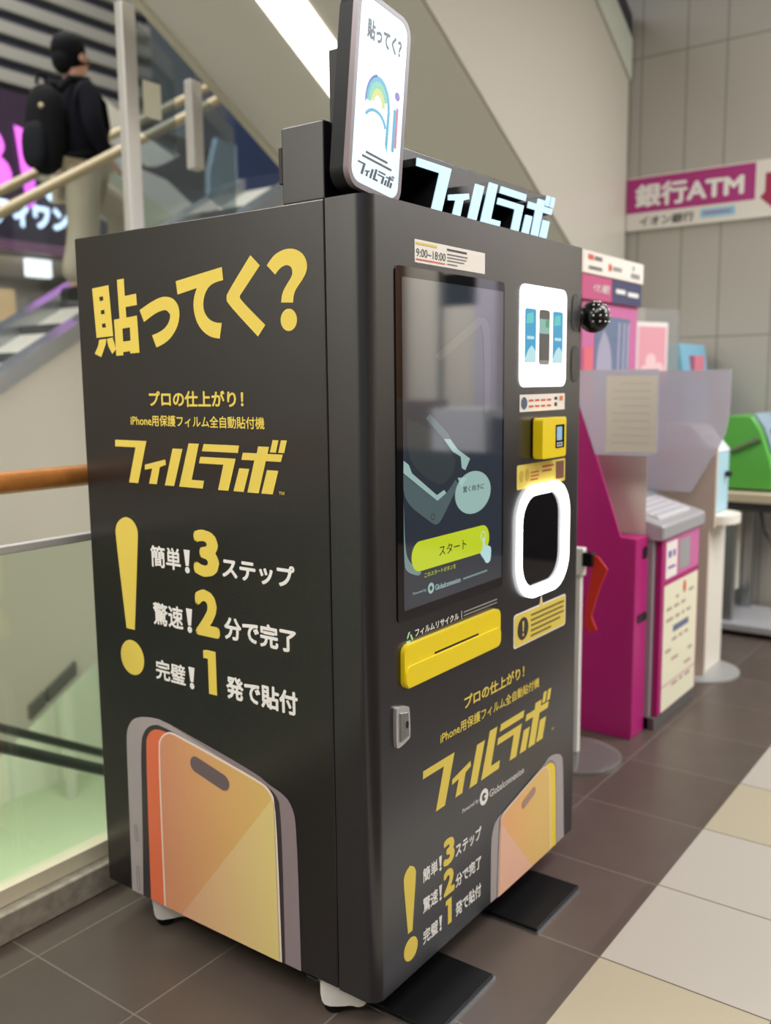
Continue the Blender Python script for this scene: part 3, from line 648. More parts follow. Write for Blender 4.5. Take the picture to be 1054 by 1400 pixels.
for x0, x1, lab in ((.105, .372, 'black floor plate under the front left corner of the kiosk'), (.612, .888, 'black floor plate under the front right half of the kiosk')):
    t = thing('floor_plate', lab, 'floor plate', ((x0+x1)/2, .08, 0), 'black plates at the kiosk foot')
    MB().box(x0, x1, -.098, .30, .002, .014).obj('plate', black_rub, t, bevel=.004)
    MB().solid([rrect(x0-.004, x1+.004, -.103, .304, .006)], lambda u, v, h: (u, v, h), 0, .005).obj('rim', steel, t, smooth=False)

# ------------------------------------------------------------------ ATM corner
magenta = mat('atm_magenta', (176, 28, 112), .35); magenta2 = mat('atm_magenta_light', (196, 70, 140), .4); pinkp = mat('atm_pink', (204, 110, 160), .4)
mauve_g = mat('grey_metal', (182, 180, 182), .35, .3)
atm = thing('cash_machine', 'magenta bank cash machine with slanted side wing, right of the black kiosk', 'cash machine', (2.5, .6, 0))
YZ = lambda u, v, h=0: (h, u, v)
wing = MB().solid([[(.218, 0.0), (.218, .865), (.285, .87), (.47, 1.40), (.52, 1.56), (.56, 2.0), (1.03, 2.0), (1.03, 0.0)]], YZ, 2.1, 2.112).obj('side_wing', magenta, atm, bevel=.003)
MB().box(2.1125, 2.245, .2185, 1.03, 0, .864).obj('wing_base', magenta, atm, bevel=.004)
MB().solid([rrect(2.14, 2.235, .50, .535, .01)], XZ, .214, .219).obj('latch', black_p, wing, bevel=.002)
MB().solid([rrect(2.18, 2.225, .77, .82, .01)], XZ, .214, .219).obj('recess', black_p, wing, bevel=.002)
MB().box(2.26, 2.83, .20, 1.0, 0, .84).obj('lower_body', mauve_g, atm, bevel=.004)
cf = MB().box(2.285, 2.79, .172, .2, .055, .845).obj('console_front', magenta, atm, bevel=.004)
MB().box(2.26, 2.80, .178, .3, 0, .055).obj('kick_plate', mat('kick_grey', (112, 108, 106), .4, .4), atm, bevel=.003)
fl([rrect(2.325, 2.775, .06, .63, .004)], .0008, mat('cream_notice', (234, 228, 198), .5), cf, lambda u, v, h: (u, .172-h, v), 'notice')
fl([[(2.325, .655), (2.775, .655), (2.775, .84), (2.325, .84)]], .0008, pinkp, cf, lambda u, v, h: (u, .172-h, v), 'pink_band')
CF = lambda u, v, h=0: (u, .172-h, v)
fl([rrect(2.505, 2.645, .675, .81, .004)], .0016, mat('window_grey', (160, 160, 158), .3), cf, CF, 'reader_window')
fl([rrect(2.335, 2.475, .66, .82, .004)], .0016, label_w, cf, CF, 'sticker')
b = MB()
for k, (u, v, wd, h) in enumerate([(2.36, .75, .04, .03), (2.42, .75, .03, .03), (2.36, .70, .09, .012)]): b.flat([[(u, v), (u+wd, v), (u+wd, v+h), (u, v+h)]], CF, .0022)
b.obj('sticker_marks', mat('print_violet', (130, 90, 170), .5), cf, smooth=False)
b = MB()
random.seed(2)
for v in (.55, .51, .46, .36, .32, .27, .21, .15):
    u = 2.36
    while u < 2.7:
        wd = random.uniform(.03, .09)
        if random.random() < .7: b.flat([[(u, v), (u+wd, v), (u+wd, v+.014), (u, v+.014)]], CF, .0016)
        u += wd+.03
b.obj('small_lettering', mat('print_mauve', (176, 150, 140), .5), cf, smooth=False)
fl([[(2.45, .40), (2.66, .40), (2.66, .43), (2.45, .43)]], .0016, mat('print_slate', (104, 110, 140), .5), cf, CF, 'small_lettering')
fl([circ(2.59, .585, .02, 20, .03)], .0016, print_red, cf, CF, 'emblem')
fl([[(2.325, .1725), (2.775, .1725), (2.775, .178), (2.325, .178)]], .0017, pinkp, cf, CF, 'dividing_line')
tray = MB().solid([[(.155, .84), (.155, .905), (.42, .985), (.55, .985), (.55, .84)]], YZ, 2.25, 2.81).obj('console_tray', mauve_g, atm, bevel=.012)
sl = lambda u, v, h=0: (u, .155+v*.957, .906+v*.289+h)
MB().solid([rrect(2.33, 2.73, .05, .22, .01)], sl, -.002, .006).obj('keypad', mat('keypad_grey', (206, 204, 204), .4), tray)
b = MB()
for i in range(8):
    for j in range(4): b.solid([rrect(2.35+i*.046, 2.385+i*.046, .065+j*.037, .09+j*.037, .004, 3)], sl, .006, .010)
b.obj('keys', mat('key_white', (190, 190, 194), .4), tray)
hd = MB().box(2.2, 2.83, .52, 1.0, .98, 1.86).obj('head', pinkp, atm, bevel=.006)
HF = lambda u, v, h=0: (u, .52-h, v)
fl([rrect(2.33, 2.73, 1.42, 1.80, .006)], .002, lit('atm_screen', (120, 140, 178), .55), hd, HF, 'screen')
fl([chaikin([(2.34, 1.50), (2.36, 1.66), (2.43, 1.74), (2.50, 1.68), (2.53, 1.55), (2.50, 1.43), (2.36, 1.43)], 80)], .003, lit('atm_lilac', (196, 188, 214), .6), hd, HF, 'screen_picture')
b = MB()
for u in (2.58, 2.64, 2.69): b.flat([[(u, 1.44), (u+.02, 1.44), (u+.035, 1.78), (u+.012, 1.78)]], HF, .003)
b.obj('screen_picture', MATS['atm_lilac'], hd, smooth=False)
fl([rrect(2.215, 2.315, 1.43, 1.66, .004)], .002, mat('atm_coral', (226, 110, 120), .4), hd, HF, 'sticker')
hs = MB().box(2.16, 2.83, .505, .60, 1.86, 1.965).obj('header_sign', mat('atm_rose', (196, 84, 128), .4), atm, bevel=.003)
HS = lambda u, v, h=0: (u, .505-h, v)
fl([[(2.475, 1.862), (2.828, 1.862), (2.828, 1.963), (2.475, 1.963)]], .001, mat('navy', (66, 70, 104), .4), hs, HS, 'navy_panel')
lettering('イオン銀行', HS, 2.27, 2.45, 1.895, 1.932, .0012, white_v, hs, .02)
fl([[(2.52, 1.905), (2.63, 1.905), (2.63, 1.925), (2.52, 1.925)], [(2.66, 1.90), (2.79, 1.90), (2.79, 1.92), (2.66, 1.92)]], .002, white_v, hs, HS, 'logo_marks')
ht = MB().box(2.16, 2.84, .50, .60, 1.967, 2.06).obj('logo_strip', label_w, atm, bevel=.003)
HT = lambda u, v, h=0: (u, .5-h, v)
for u, v, wd, h, m_ in ((2.2, 2.025, .06, .022, print_red), (2.27, 2.026, .08, .018, print_grey), (2.21, 1.985, .14, .015, print_grey), (2.42, 1.995, .035, .03, print_red), (2.47, 2.0, .10, .018, grey_v), (2.68, 1.985, .11, .022, grey_v), (2.70, 2.02, .02, .02, grey_v)):
    fl([[(u, v), (u+wd, v), (u+wd, v+h), (u, v+h)]], .0012, m_, ht, HT, 'logo_mark')
frost = glass('frosted_acrylic', (.85, .85, .88), .02, .35, .64, (214, 212, 218))
screenp = [(.14, 1.56), (.14, 1.24), (.165, 1.215), (.36, 1.21), (.46, 1.40), (.56, 1.56)]
p1 = MB().solid([[(.14, 1.56), (.14, 1.23), (.155, 1.212), (.40, 1.21), (.53, 1.56)]], YZ, 2.088, 2.096).obj('privacy_screen', frost, atm, smooth=False); p1['label'] = 'frosted acrylic privacy screen'
fl([[(.142, 1.228), (.355, 1.222), (.357, 1.535), (.142, 1.535)]], -2.0872, mat('notice_paper', (216, 206, 190), .6), p1, LEFT, 'paper_notice')
taupe = mat('print_taupe', (204, 194, 178), .6)
for k in range(9):
    u1 = .33 if k % 3 else .30
    MB().flat([[(.17, 1.50-k*.03), (u1, 1.50-k*.03), (u1, 1.506-k*.03), (.17, 1.506-k*.03)]], LEFT, -2.0868).obj('printed_line', taupe, p1, smooth=False)
p2 = MB().solid([chaikin([(.075, 1.56), (.076, 1.30), (.12, 1.20), (.19, 1.08), (.24, .985), (1.0, .985), (1.0, 1.56)], 50)], YZ, 2.846, 2.854).obj('privacy_screen', frost, atm, smooth=False); p2['label'] = 'frosted acrylic privacy screen'
p3 = MB().solid([[(.235, .845), (.235, 1.21), (.47, 1.21), (.47, .845)]], YZ, 2.2485, 2.2500).obj('notice_board', MATS['notice_paper'], atm, smooth=False); p3['label'] = 'plain paper notice inside the side wing'
# belt stanchion between kiosk and cash machine
sn = thing('belt_stanchion', 'slim white stanchion with red belt and clear round base, between kiosk and cash machine', 'stanchion', (1.80, .34, 0))
MB().lathe([(.19, 0), (.19, .012), (.18, .018), (.06, .026), (.03, .03)], (1.80, .34, 0)).obj('base', glass('acrylic_base', (.86, .85, .84), .12, .1, .35, (210, 204, 198)), sn)
MB().box(1.775, 1.80, .315, .347, .03, .80).obj('post', white_p, sn, bevel=.004)
MB().box(1.765, 1.80, .302, .35, .76, .87).obj('head', white_p, sn, bevel=.004)
MB().box(1.76, 1.80, .262, .304, .80, .855).obj('clip', black_p, sn, bevel=.004)
MB().solid([[(.262, .845), (.245, .84), (.205, .795), (.235, .72), (.258, .64), (.268, .60), (.245, .55), (.275, .535), (.295, .56), (.29, .66), (.272, .75)]], YZ, 1.778, 1.784).obj('belt', mat('red_orange_belt', (232, 60, 40), .5), sn, smooth=False)

# poster stand
ps = thing('poster_stand', 'pink poster in a clear acrylic frame on a slim stand behind the cash machine', 'poster stand', (3.62, .76, 0))
MB().lathe([(.16, 0), (.16, .012), (.02, .02)], (3.62, .77, 0)).obj('base', steel, ps)
MB().tube([(3.62, .77, .02), (3.62, .77, 1.5)], .012, 12).obj('pole', steel, ps)
PS = lambda u, v, h=0: (3.62+u*.93+h*.37, .77-u*.37-h*.93+.0, v) if False else (3.62+u*.94-h*.34, .77-u*.34-h*.94, v)
MB().solid([rrect(-.10, .27, 1.50, 1.915, .008)], PS, -.006, .006).obj('acrylic_frame', glass('acrylic_sheet', (.92, .92, .92), .12, .05, .25, (220, 220, 220)), ps)
pst = fl([[(-.09, 1.50), (.17, 1.50), (.17, 1.84), (-.09, 1.84)]], .0075, mat('poster_white', (236, 226, 224), .5), ps, PS, 'poster')
fl([[(-.075, 1.50), (.155, 1.50), (.155, 1.815), (-.075, 1.815)]], .009, mat('poster_pink', (226, 158, 168), .5), pst, PS, 'poster_print')
for u, v, r in ((.03, 1.62, .045), (.10, 1.575, .04), (-.02, 1.56, .04)): fl([circ(u, v, r, 20)], .0095+.0003*abs(u), mat('poster_blush', (240, 200, 200), .5), pst, PS, 'poster_print')

# light blue machine
bm_ = thing('blue_machine', 'pale blue boxy machine with pink sticker behind the frosted screen', 'machine', (4.2, .80, 0))
MB().solid([[(.66, 0), (.66, 1.45), (.70, 1.73), (.90, 1.73), (.96, 1.45), (.96, 0)]], YZ, 3.98, 4.45).obj('cabinet', mat('pale_blue', (122, 176, 200), .45), bm_, bevel=.01)
MB().box(4.12, 4.30, .655, .69, 1.53, 1.66).obj('pink_sticker', mat('sticker_pink', (214, 120, 140), .5), bm_)

# dispenser stand
ds = thing('dispenser_stand', 'white pedestal stand topped by a pale blue dispenser box, right of the cash machine', 'dispenser', (3.25, .36, 0))
MB().lathe([(.235, 0), (.235, .008), (.2, .014)], (3.22, .32, 0)).obj('base_plate', mat('base_grey', (168, 166, 164), .4, .3), ds)
MB().box(3.12, 3.42, .235, .48, .012, .78).obj('pedestal', mat('pedestal_white', (230, 222, 208), .4), ds, bevel=.006)
MB().box(3.10, 3.125, .20, .50, .78, 1.18).box(3.10, 3.125, .225, .49, .012, .78).obj('side_panel', mat('pedestal_beige', (206, 186, 170), .45), ds)
bx = MB().box(3.13, 3.42, .23, .47, .84, 1.15).obj('dispenser_box', mat('dispenser_blue', (176, 214, 224), .35), ds, bevel=.006)
MB().solid([[(.225, 1.15), (.34, 1.29), (.47, 1.29), (.47, 1.15)]], YZ, 3.125, 3.425).obj('sloped_lid', mat('lid_white', (222, 228, 228), .3), ds, bevel=.004)
MB().tube([(3.36, .228, 1.03), (3.36, .20, 1.03)], .016, 14).obj('sensor', black_p, bx)
MB().solid([chaikin([(3.13, .30), (3.13, .22), (3.17, .15), (3.26, .12), (3.36, .14), (3.43, .22), (3.43, .30)], 50)], lambda u, v, h: (u, v, h), .79, .835).obj('drip_tray', mat('tray_white', (236, 228, 214), .4), ds, bevel=.012)

# table with green public telephone
tb = thing('side_table', 'beige topped table on a steel post and flat base below the green telephone', 'table', (4.2, .25, 0))
MB().box(4.02, 4.56, .05, .50, .80, .855).obj('table_top', mat('table_beige', (208, 192, 164), .45), tb, bevel=.006)
MB().box(4.06, 4.54, .12, .46, .745, .80).obj('apron', mat('apron_dark', (62, 60, 58), .5), tb, bevel=.003)
MB().box(4.05, 4.11, .36, .42, .06, .745).obj('post', steel, tb, bevel=.006)
MB().box(4.46, 4.52, .36, .42, .06, .745).obj('post', steel, tb, bevel=.006)
MB().box(4.125, 4.45, .43, .45, .2, .745).obj('back_panel', cream, tb)
MB().box(4.0, 4.55, .04, .48, .03, .075).obj('base_plate', mauve_g, tb, bevel=.008)
for x in (4.06, 4.49):
    for y in (.1, .42): MB().tube([(x-.012, y, .017), (x+.012, y, .017)], .017, 14).obj('wheel', black_rub, tb)
ph2 = thing('public_telephone', 'green public telephone with slanted keypad on the beige table', 'telephone', (4.25, .30, .855))
gp = mat('telephone_green', (92, 176, 70), .35)
MB().solid([[(.475, .868), (.48, 1.24), (.455, 1.30), (.31, 1.30), (.255, 1.22), (.20, 1.06), (.175, .96), (.175, .868)]], YZ, 4.12, 4.52).obj('body', gp, ph2, bevel=.012)
MB().solid([[(.47, .855), (.47, .87), (.18, .87), (.18, .855)]], YZ, 4.13, 4.51).obj('foot', black_p, ph2)
MB().solid([[(.312, 1.302), (.25, 1.222), (.20, 1.085), (.19, 1.095), (.24, 1.235), (.300, 1.315)]], YZ, 4.16, 4.50).obj('keypad_panel', mat('panel_bluegrey', (150, 170, 186), .35), ph2)
MB().tube([(4.11, .44, 1.10), (4.10, .40, 1.10), (4.10, .30, 1.15), (4.11, .26, 1.17)], [.02, .016, .016, .022], 14).obj('handset', mat('handset_green', (96, 120, 80), .4), ph2)
MB().ball((4.26, .225, 1.20), .022).obj('knob', black_p, ph2)
MB().tube([(4.13, .24, .745), (4.10, .2, .62), (4.13, .14, .5), (4.2, .10, .40), (4.32, .06, .30)], .008, 10).obj('power_cord', black_p, ph2)

# bank sign on the wall
bs = thing('wall_sign', 'white and magenta wall sign with the letters ATM, on the beige panel wall', 'sign', (4.58, .8, 2.65))
WS = lambda u, v, h=0: (4.575-h, u, v)
MB().box(4.575, 4.6, .20, 1.295, 2.5, 2.84).obj('board', mat('sign_white', (228, 222, 212), .5), bs, bevel=.003)
fl([[(1.293, 2.612), (.468, 2.612), (.468, 2.832), (1.293, 2.832)]], .001, mat('sign_magenta', (172, 44, 122), .5), bs, WS, 'magenta_field')
lettering('銀行ATM', WS, 1.235, .535, 2.642, 2.792, .002, white_v, bs, .04)
lettering('イオン銀行', WS, 1.20, .84, 2.523, 2.585, .002, print_dark, bs, .02)
fl([rrect(.585, .80, 2.535, 2.59, .01)], .001, mat('sign_sky', (140, 196, 220), .5), bs, WS, 'blue_mark')
fl([[(.61, 2.556), (.78, 2.556), (.78, 2.57), (.61, 2.57)]], .002, mat('sign_lilac', (160, 110, 160), .5), bs, WS, 'blue_mark')
fl([[(.41, 2.76), (.30, 2.76), (.30, 2.65), (.22, 2.65), (.345, 2.535), (.44, 2.62), (.41, 2.65)]], .001, mat('sign_crimson', (160, 28, 74), .5), bs, WS, 'arrow')

# ------------------------------------------------------------------ escalators
SL = math.tan(math.radians(30))
pale_trim = mat('deck_pale', (206, 210, 194), .35); dark_trim = mat('skirt_dark', (48, 48, 54), .4)
tan_rail = mat('tan_handrail', (176, 162, 128), .45)
esc_glass = glass('balustrade_glass', (.90, .94, .97), .03)
def escalator(name, label, y0, y1, x0, x1, deck, soff, sgn, truss_m, rail_m, trim, th, gl=.95, dark=False):
    """deck, soff: (x, z) of a point on the upper and lower edge lines"""
    zd = lambda x: deck[1]+sgn*SL*(x-deck[0]); zs = lambda x: soff[1]+sgn*SL*(x-soff[0])
    t = thing(name, label, 'escalator', ((x0+x1)/2, (y0+y1)/2, zs((x0+x1)/2)))
    par = lambda a, b, lo, hi: [[(a, lo(a)), (b, lo(b)), (b, hi(b)), (a, hi(a))]]
    MB().solid(par(x0, x1, zs, lambda x: zd(x)-.02), XZ, y0, y1).obj('truss', truss_m, t, smooth=False)
    for ya in (y0, y1):
        s = 1 if ya == y0 else -1
        MB().solid(par(x0, x1, lambda x: zd(x)-.02, lambda x: zd(x)+th), XZ, ya-.02*s, ya+.17*s).obj('deck_trim', trim, t, smooth=False)
        if dark: MB().solid(par(x0, x1, lambda x: zd(x)+th, lambda x: zd(x)+th+.15), XZ, ya-.012*s, ya+.12*s).obj('skirt', dark_trim, t, smooth=False)
        MB().solid(par(x0, x1, lambda x: zd(x)+th, lambda x: zd(x)+gl), XZ, ya+.065*s, ya+.075*s).obj('glass_panel', esc_glass, t, smooth=False)
        MB().tube([(x0, ya+.07*s, zd(x0)+gl+.02), (x1, ya+.07*s, zd(x1)+gl+.02)], .042, 16, flat=.8).obj('handrail', rail_m, t)
    b = MB(); n = int((x1-x0)/.35)
    for k in range(n):
        xa = x0+.35*k; zt = zd(xa+.175)-.06
        b.box(xa, xa+.35, y0+.18, y1-.18, zt-.22, zt)
    b.obj('steps', mat('step_grey', (92, 92, 94), .4, .5) if 'step_grey' not in MATS else MATS['step_grey'], t, smooth=False)
    return t, zs, zd
e1, zs1, zd1 = escalator('escalator', 'large beige escalator seen from below, running down to the right above the kiosk', 1.3, 2.8, -2.2, 4.58, (4.04, 3.79), (2.18, 3.23), -1, esc_panel, black_rub, pale_trim, .235, 1.2, True)
MB().solid([[(-2.2, zs1(-2.2)-.012), (4.58, zs1(4.58)-.012), (4.58, zs1(4.58)+.001), (-2.2, zs1(-2.2)+.001)]], XZ, 1.32, 2.76).obj('soffit', esc_soffit, e1, smooth=False)
MB().solid([[(-2.1, zs1(-2.1)-.022), (2.72, zs1(2.72)-.022), (2.72, zs1(2.72)-.01), (-2.1, zs1(-2.1)-.01)]], XZ, 1.87, 2.12).obj('light_strip', mat('strip_light', (255, 248, 232), .4, emit=3.0), e1, smooth=False)
MB().solid([[(-2.2, zs1(-2.2)-.03), (4.58, zs1(4.58)-.03), (4.58, zs1(4.58)+.05), (-2.2, zs1(-2.2)+.05)]], XZ, 2.76, 2.81).obj('edge_bead', mat('bead_cream', (206, 200, 180), .4), e1, smooth=False)
e2, zs2, zd2 = escalator('escalator', 'escalator rising to the right with tan handrail, carrying the person with the backpack', 4.0, 5.0, -4.0, 4.6, (1.9, 1.665), (1.815, -.545), 1, mat('escalator_side', (218, 210, 192), .45), tan_rail, mat('deck_steel', (190, 192, 194), .2, .7), .09, .96)
b = MB()
for xa in (1.66, 1.79, 1.90): b.solid([[(xa, zs2(xa)+.06), (xa+.11, zs2(xa+.11)+.06), (xa+.11, zs2(xa+.11)+.15), (xa, zs2(xa)+.15)]], XZ, 3.97, 3.999)
b.obj('vent', mat('vent_grey', (110, 108, 100), .5), e2, smooth=False)
e3 = thing('escalator', 'far white-sided escalator end with a curved fin, running down behind the glass guard', 'escalator', (4.6, 5.9, 2.6))
wside = mat('white_side', (226, 221, 208), .4)
MB().solid([[(3.55, 3.52), (3.75, 3.46), (3.98, 3.39), (4.29, 3.34), (5.9, 2.40), (5.9, 2.16), (4.48, 3.0), (4.09, 3.16), (3.55, 3.36)]], XZ, 5.5, 6.4).obj('side_panel', wside, e3, smooth=False)
MB().solid([chaikin([(3.5, 3.96), (3.78, 3.83), (4.02, 3.71), (4.2, 3.64), (4.45, 3.58), (4.16, 3.41), (3.99, 3.48), (3.5, 3.62)], 60)], XZ, 5.5, 5.56).obj('curved_fin', wside, e3, smooth=False)
MB().solid([[(4.81, 3.25), (5.18, 3.48), (5.18, 3.80), (4.93, 3.83), (4.82, 3.5)]], XZ, 5.5, 5.56).obj('end_panel', mat('panel_pale_blue', (186, 200, 204), .4), e3, smooth=False)
MB().solid([[(4.81, 3.14), (5.18, 3.34), (5.18, 3.46), (4.81, 3.24)]], XZ, 5.49, 5.56).obj('end_kick', wside, e3, smooth=False)
MB().solid([[(4.82, -4.5), (5.18, -4.5), (5.18, 3.33), (4.82, 3.13)]], XZ, 5.5, 5.56).obj('end_base', mat('end_grey', (110, 108, 108), .5), e3, smooth=False)
# handrails of the stair going down behind the balustrade
stp = thing('stair_flight', 'pale stair with two dark handrails going down behind the glass balustrade', 'stair', (1.5, 2.5, -1.5))
zr = lambda x: .165-.565*(x-.29)
pale_stair = mat('pale_stair', (204, 212, 186), .5)
for ya in (2.0, 3.0):
    MB().tube([(-.6, ya, zr(-.6)), (4.2, ya, zr(4.2))], .024, 14).obj('handrail', mat('dark_rail', (64, 70, 62), .35) if 'dark_rail' not in MATS else MATS['dark_rail'], stp)
b = MB()
for k in range(18):
    xa = -.6+k*.27; z = zr(xa)-.95
    b.box(xa, xa+.29, 2.0, 3.0, z-.2, z)
b.obj('steps', pale_stair, stp, smooth=False)
for xa in (-.5, 3.0):
    for ya in (2.0, 3.0): MB().tube([(xa, ya, zr(xa)), (xa, ya, zr(xa)-1.0)], .014, 10).obj('baluster', MATS['dark_rail'], stp)
tag(MB().box(6.06, 6.20, 10.2, 10.26, -4.5, -2.7).obj('post_panel', mat('post_pale', (202, 204, 186), .5)), 'slim pale post on the lower floor seen through the balustrade glass', 'post')

# hanging glass guard beside the escalator
gg = thing('glass_guard', 'clear glass guard with two silver posts and a white notice, beside the escalator soffit', 'guard', (2.0, 2.9, 2.5))
silver = mat('silver_post', (196, 194, 190), .35, .4)
MB().box(1.745, 1.835, 2.88, 2.94, 1.2, 3.47).obj('post', silver, gg, bevel=.008)
MB().box(2.20, 2.285, 2.88, 2.94, 2.72, 3.20).obj('post', silver, gg, bevel=.008)
guard_glass = glass('guard_glass', (.66, .72, .76), .08)
MB().solid([[(1.835, 2.86), (2.10, 2.76), (2.10, 3.26), (1.835, 3.41)]], XZ, 2.905, 2.915).obj('glass_panel', guard_glass, gg, smooth=False)
MB().solid([[(2.285, 2.60), (2.55, 2.50), (2.55, 3.0), (2.285, 3.15)]], XZ, 2.905, 2.915).obj('glass_panel', guard_glass, gg, smooth=False)
MB().box(1.88, 2.0, 2.902, 2.905, 2.935, 3.12).obj('notice', mat('notice_cream', (222, 220, 200), .6), gg, smooth=False)

# ------------------------------------------------------------------ store across the void
slat_l = mat('slat_pale', (150, 148, 142), .5); slat_d = mat('slat_dark', (50, 54, 66), .6)
fac = thing('shop_facade', 'far shop facade with striped slat fascia and dark sign band behind the person', 'shop facade', (6, 8, 0))
MB().box(2.0, 14, 8.05, 8.3, 4.58, 7.9).obj('fascia', slat_d, fac, smooth=False)
for k in range(11):
    z = 4.66+k*.24
    MB().box(2.0, 6.3, 7.98, 8.06, z, z+.125).obj('slat', slat_l, fac, smooth=False)
MB().box(2.0, 6.4, 8.0, 8.3, 3.06, 4.58).obj('sign_band', mat('sign_plum', (52, 36, 58), .5), fac, smooth=False)
MB().box(6.3, 7.0, 8.0, 8.06, 4.58, 7.0).obj('slate_panel', mat('slate_wall', (92, 102, 112), .5), fac, smooth=False)
MB().box(6.4, 14, 8.0, 8.3, 0, 4.5).obj('navy_wall', mat('wall_navy', (38, 44, 58), .5), fac, smooth=False)
MB().box(7.5, 8.9, 7.9, 8.0, 0, 5.4).obj('blue_banner', mat('banner_navy', (36, 62, 118), .5), fac, smooth=False)
MB().box(7.0, 7.5, 7.94, 8.0, 4.5, 5.4).obj('plum_panel', mat('panel_plum', (96, 90, 108), .5), fac, smooth=False)
MB().box(2.0, 6.4, 10.6, 10.8, 0, 3.06).obj('back_wall', mat('store_back', (206, 196, 182), .6), fac, smooth=False)
MB().box(2.0, 6.4, 8.0, 8.25, 2.96, 3.06).obj('lintel', mat('lintel_mauve', (140, 90, 120), .5), fac, smooth=False)
pink_led = mat('magenta_neon', (240, 110, 240), .4, emit=1.6); wht_led = mat('white_neon', (224, 240, 255), .4, emit=2.2)
SF = lambda u, v, h=0: (u, 8.0-h, v)
lettering('B', SF, 3.70, 4.34, 3.52, 4.20, .03, pink_led, fac, .05, name='sign_lettering')
fl([[(4.40, 4.24), (4.60, 4.20), (4.63, 4.1), (4.60, 3.44), (4.50, 3.40)]], .03, pink_led, fac, SF, 'sign_lettering')
fl([[(4.62, 3.86), (4.74, 3.88), (4.80, 3.72), (4.75, 3.66)], circ(4.80, 3.58, .06, 20)], .03, wht_led, fac, SF, 'sign_lettering')
lettering('ティワン', SF, 4.08, 5.02, 3.20, 3.46, .03, wht_led, fac, .06, name='sign_lettering')
lettering('31', SF, 5.70, 6.04, 3.66, 4.02, .03, wht_led, fac, .06, name='sign_lettering')
MB().box(2.4, 6.2, 8.6, 10.5, 2.98, 3.03).obj('store_ceiling', MATS['ceiling_white'], fac, smooth=False)
warm = mat('warm_lamp', (255, 232, 200), .4, emit=3)
lamp_c = area('store_lamp', (4.6, 9.4, 2.9), 2.4, 1.0, 60, (1, .9, .8))
MB().solid([rrect(4.88, 5.20, 2.78, 3.02, .02)], XZ, 8.62, 8.68).obj('light_box', mat('lightbox_white', (255, 246, 236), .4, emit=2.2), fac)
tag(MB().box(4.2, 4.75, 8.7, 8.85, 2.28, 2.62).obj('warm_display', mat('display_warm', (236, 190, 132), .4, emit=.9)), 'warm glowing display inside the far store', 'display')
t = thing('store_counter', 'long store counter with brown front below the warm display', 'counter', (4.6, 8.9, 0))
MB().box(3.4, 5.6, 8.55, 9.2, 0, 1.75).obj('counter_body', mat('counter_dark', (44, 42, 48), .5), t, bevel=.01)
MB().box(3.4, 5.6, 8.5, 9.25, 1.75, 2.2).obj('counter_case', mat('case_brown', (122, 104, 84), .4), t, bevel=.01)
tag(MB().box(4.96, 5.11, 8.3, 8.5, 0, 2.55).obj('grey_pillar', mat('pillar_slate', (92, 104, 114), .5)), 'slim slate grey pillar in front of the far store counter', 'pillar')
t = thing('shelf_unit', 'white shelf unit beside the slate pillar in the far store', 'shelf', (5.97, 8.7, 0))
for z in (.6, 1.2, 1.8, 2.16, 2.48): MB().box(5.66, 6.3, 8.55, 8.9, z, z+.07).obj('shelf_board', white_p, t)
for x in (5.65, 6.28): MB().box(x, x+.04, 8.56, 8.9, 0, 2.6).obj('side_panel', steel, t)

# ------------------------------------------------------------------ person on the escalator
def skin(name, nodes, edges, m, parent, sub=2):
    b = base_of(parent)
    keys = list(nodes); me = bpy.data.meshes.new(name)
    me.from_pydata([Vector(nodes[k][0])-b for k in keys], [(keys.index(a), keys.index(c)) for a, c in edges], [])
    me.materials.append(m)
    o = bpy.data.objects.new(name, me); COL.objects.link(o); o.parent = parent
    md = o.modifiers.new('skin', 'SKIN'); md.use_smooth_shade = True
    o.data.skin_vertices[0].data  # layer created by the modifier
    for i, k in enumerate(keys):
        r = nodes[k][1]; o.data.skin_vertices[0].data[i].radius = r if isinstance(r, tuple) else (r, r)
        o.data.skin_vertices[0].data[i].use_root = (i == 0)
    s = o.modifiers.new('sub', 'SUBSURF'); s.levels = sub; s.render_levels = sub
    return o
PX, PY, PZ = 2.60, 4.50, 2.09
P = lambda x, y, z: (PX+x, PY+y, PZ+z)
person = thing('person', 'person in dark jacket and beige trousers riding the escalator, wearing a black backpack', 'person', (PX, PY, PZ))
skin_m = mat('skin', (206, 160, 136), .5)
body_nodes = {'pelvis': (P(0, 0, .92), (.13, .11)), 'waist': (P(0, 0, 1.08), (.125, .10)), 'chest': (P(.01, 0, 1.30), (.14, .11)), 'neck0': (P(0, 0, 1.44), .065), 'neck1': (P(.02, 0, 1.52), .055),
    'jaw': (P(.05, 0, 1.58), (.062, .07)), 'head': (P(.035, 0, 1.66), (.085, .095)), 'crown': (P(.015, 0, 1.73), (.07, .08)),
    'nose': (P(.145, 0, 1.625), .012), 'noseb': (P(.11, 0, 1.645), .025), 'chin': (P(.105, 0, 1.555), .028),
    'shR': (P(0, -.17, 1.41), .055), 'elR': (P(-.03, -.25, 1.13), .043), 'wrR': (P(.12, -.21, .98), .03), 'haR': (P(.17, -.19, .94), .03),
    'shL': (P(0, .17, 1.41), .055), 'elL': (P(-.03, .25, 1.13), .043), 'wrL': (P(.12, .21, .98), .03), 'haL': (P(.17, .19, .94), .03),
    'hpR': (P(0, -.09, .88), .085), 'knR': (P(-.02, -.10, .48), .058), 'anR': (P(-.14, -.10, .09), .042), 'toR': (P(.02, -.10, .03), .035),
    'hpL': (P(.02, .09, .88), .085), 'knL': (P(.44, .05, .70), .058), 'anL': (P(.42, .08, .32), .042), 'toL': (P(.56, .08, .25), .035)}
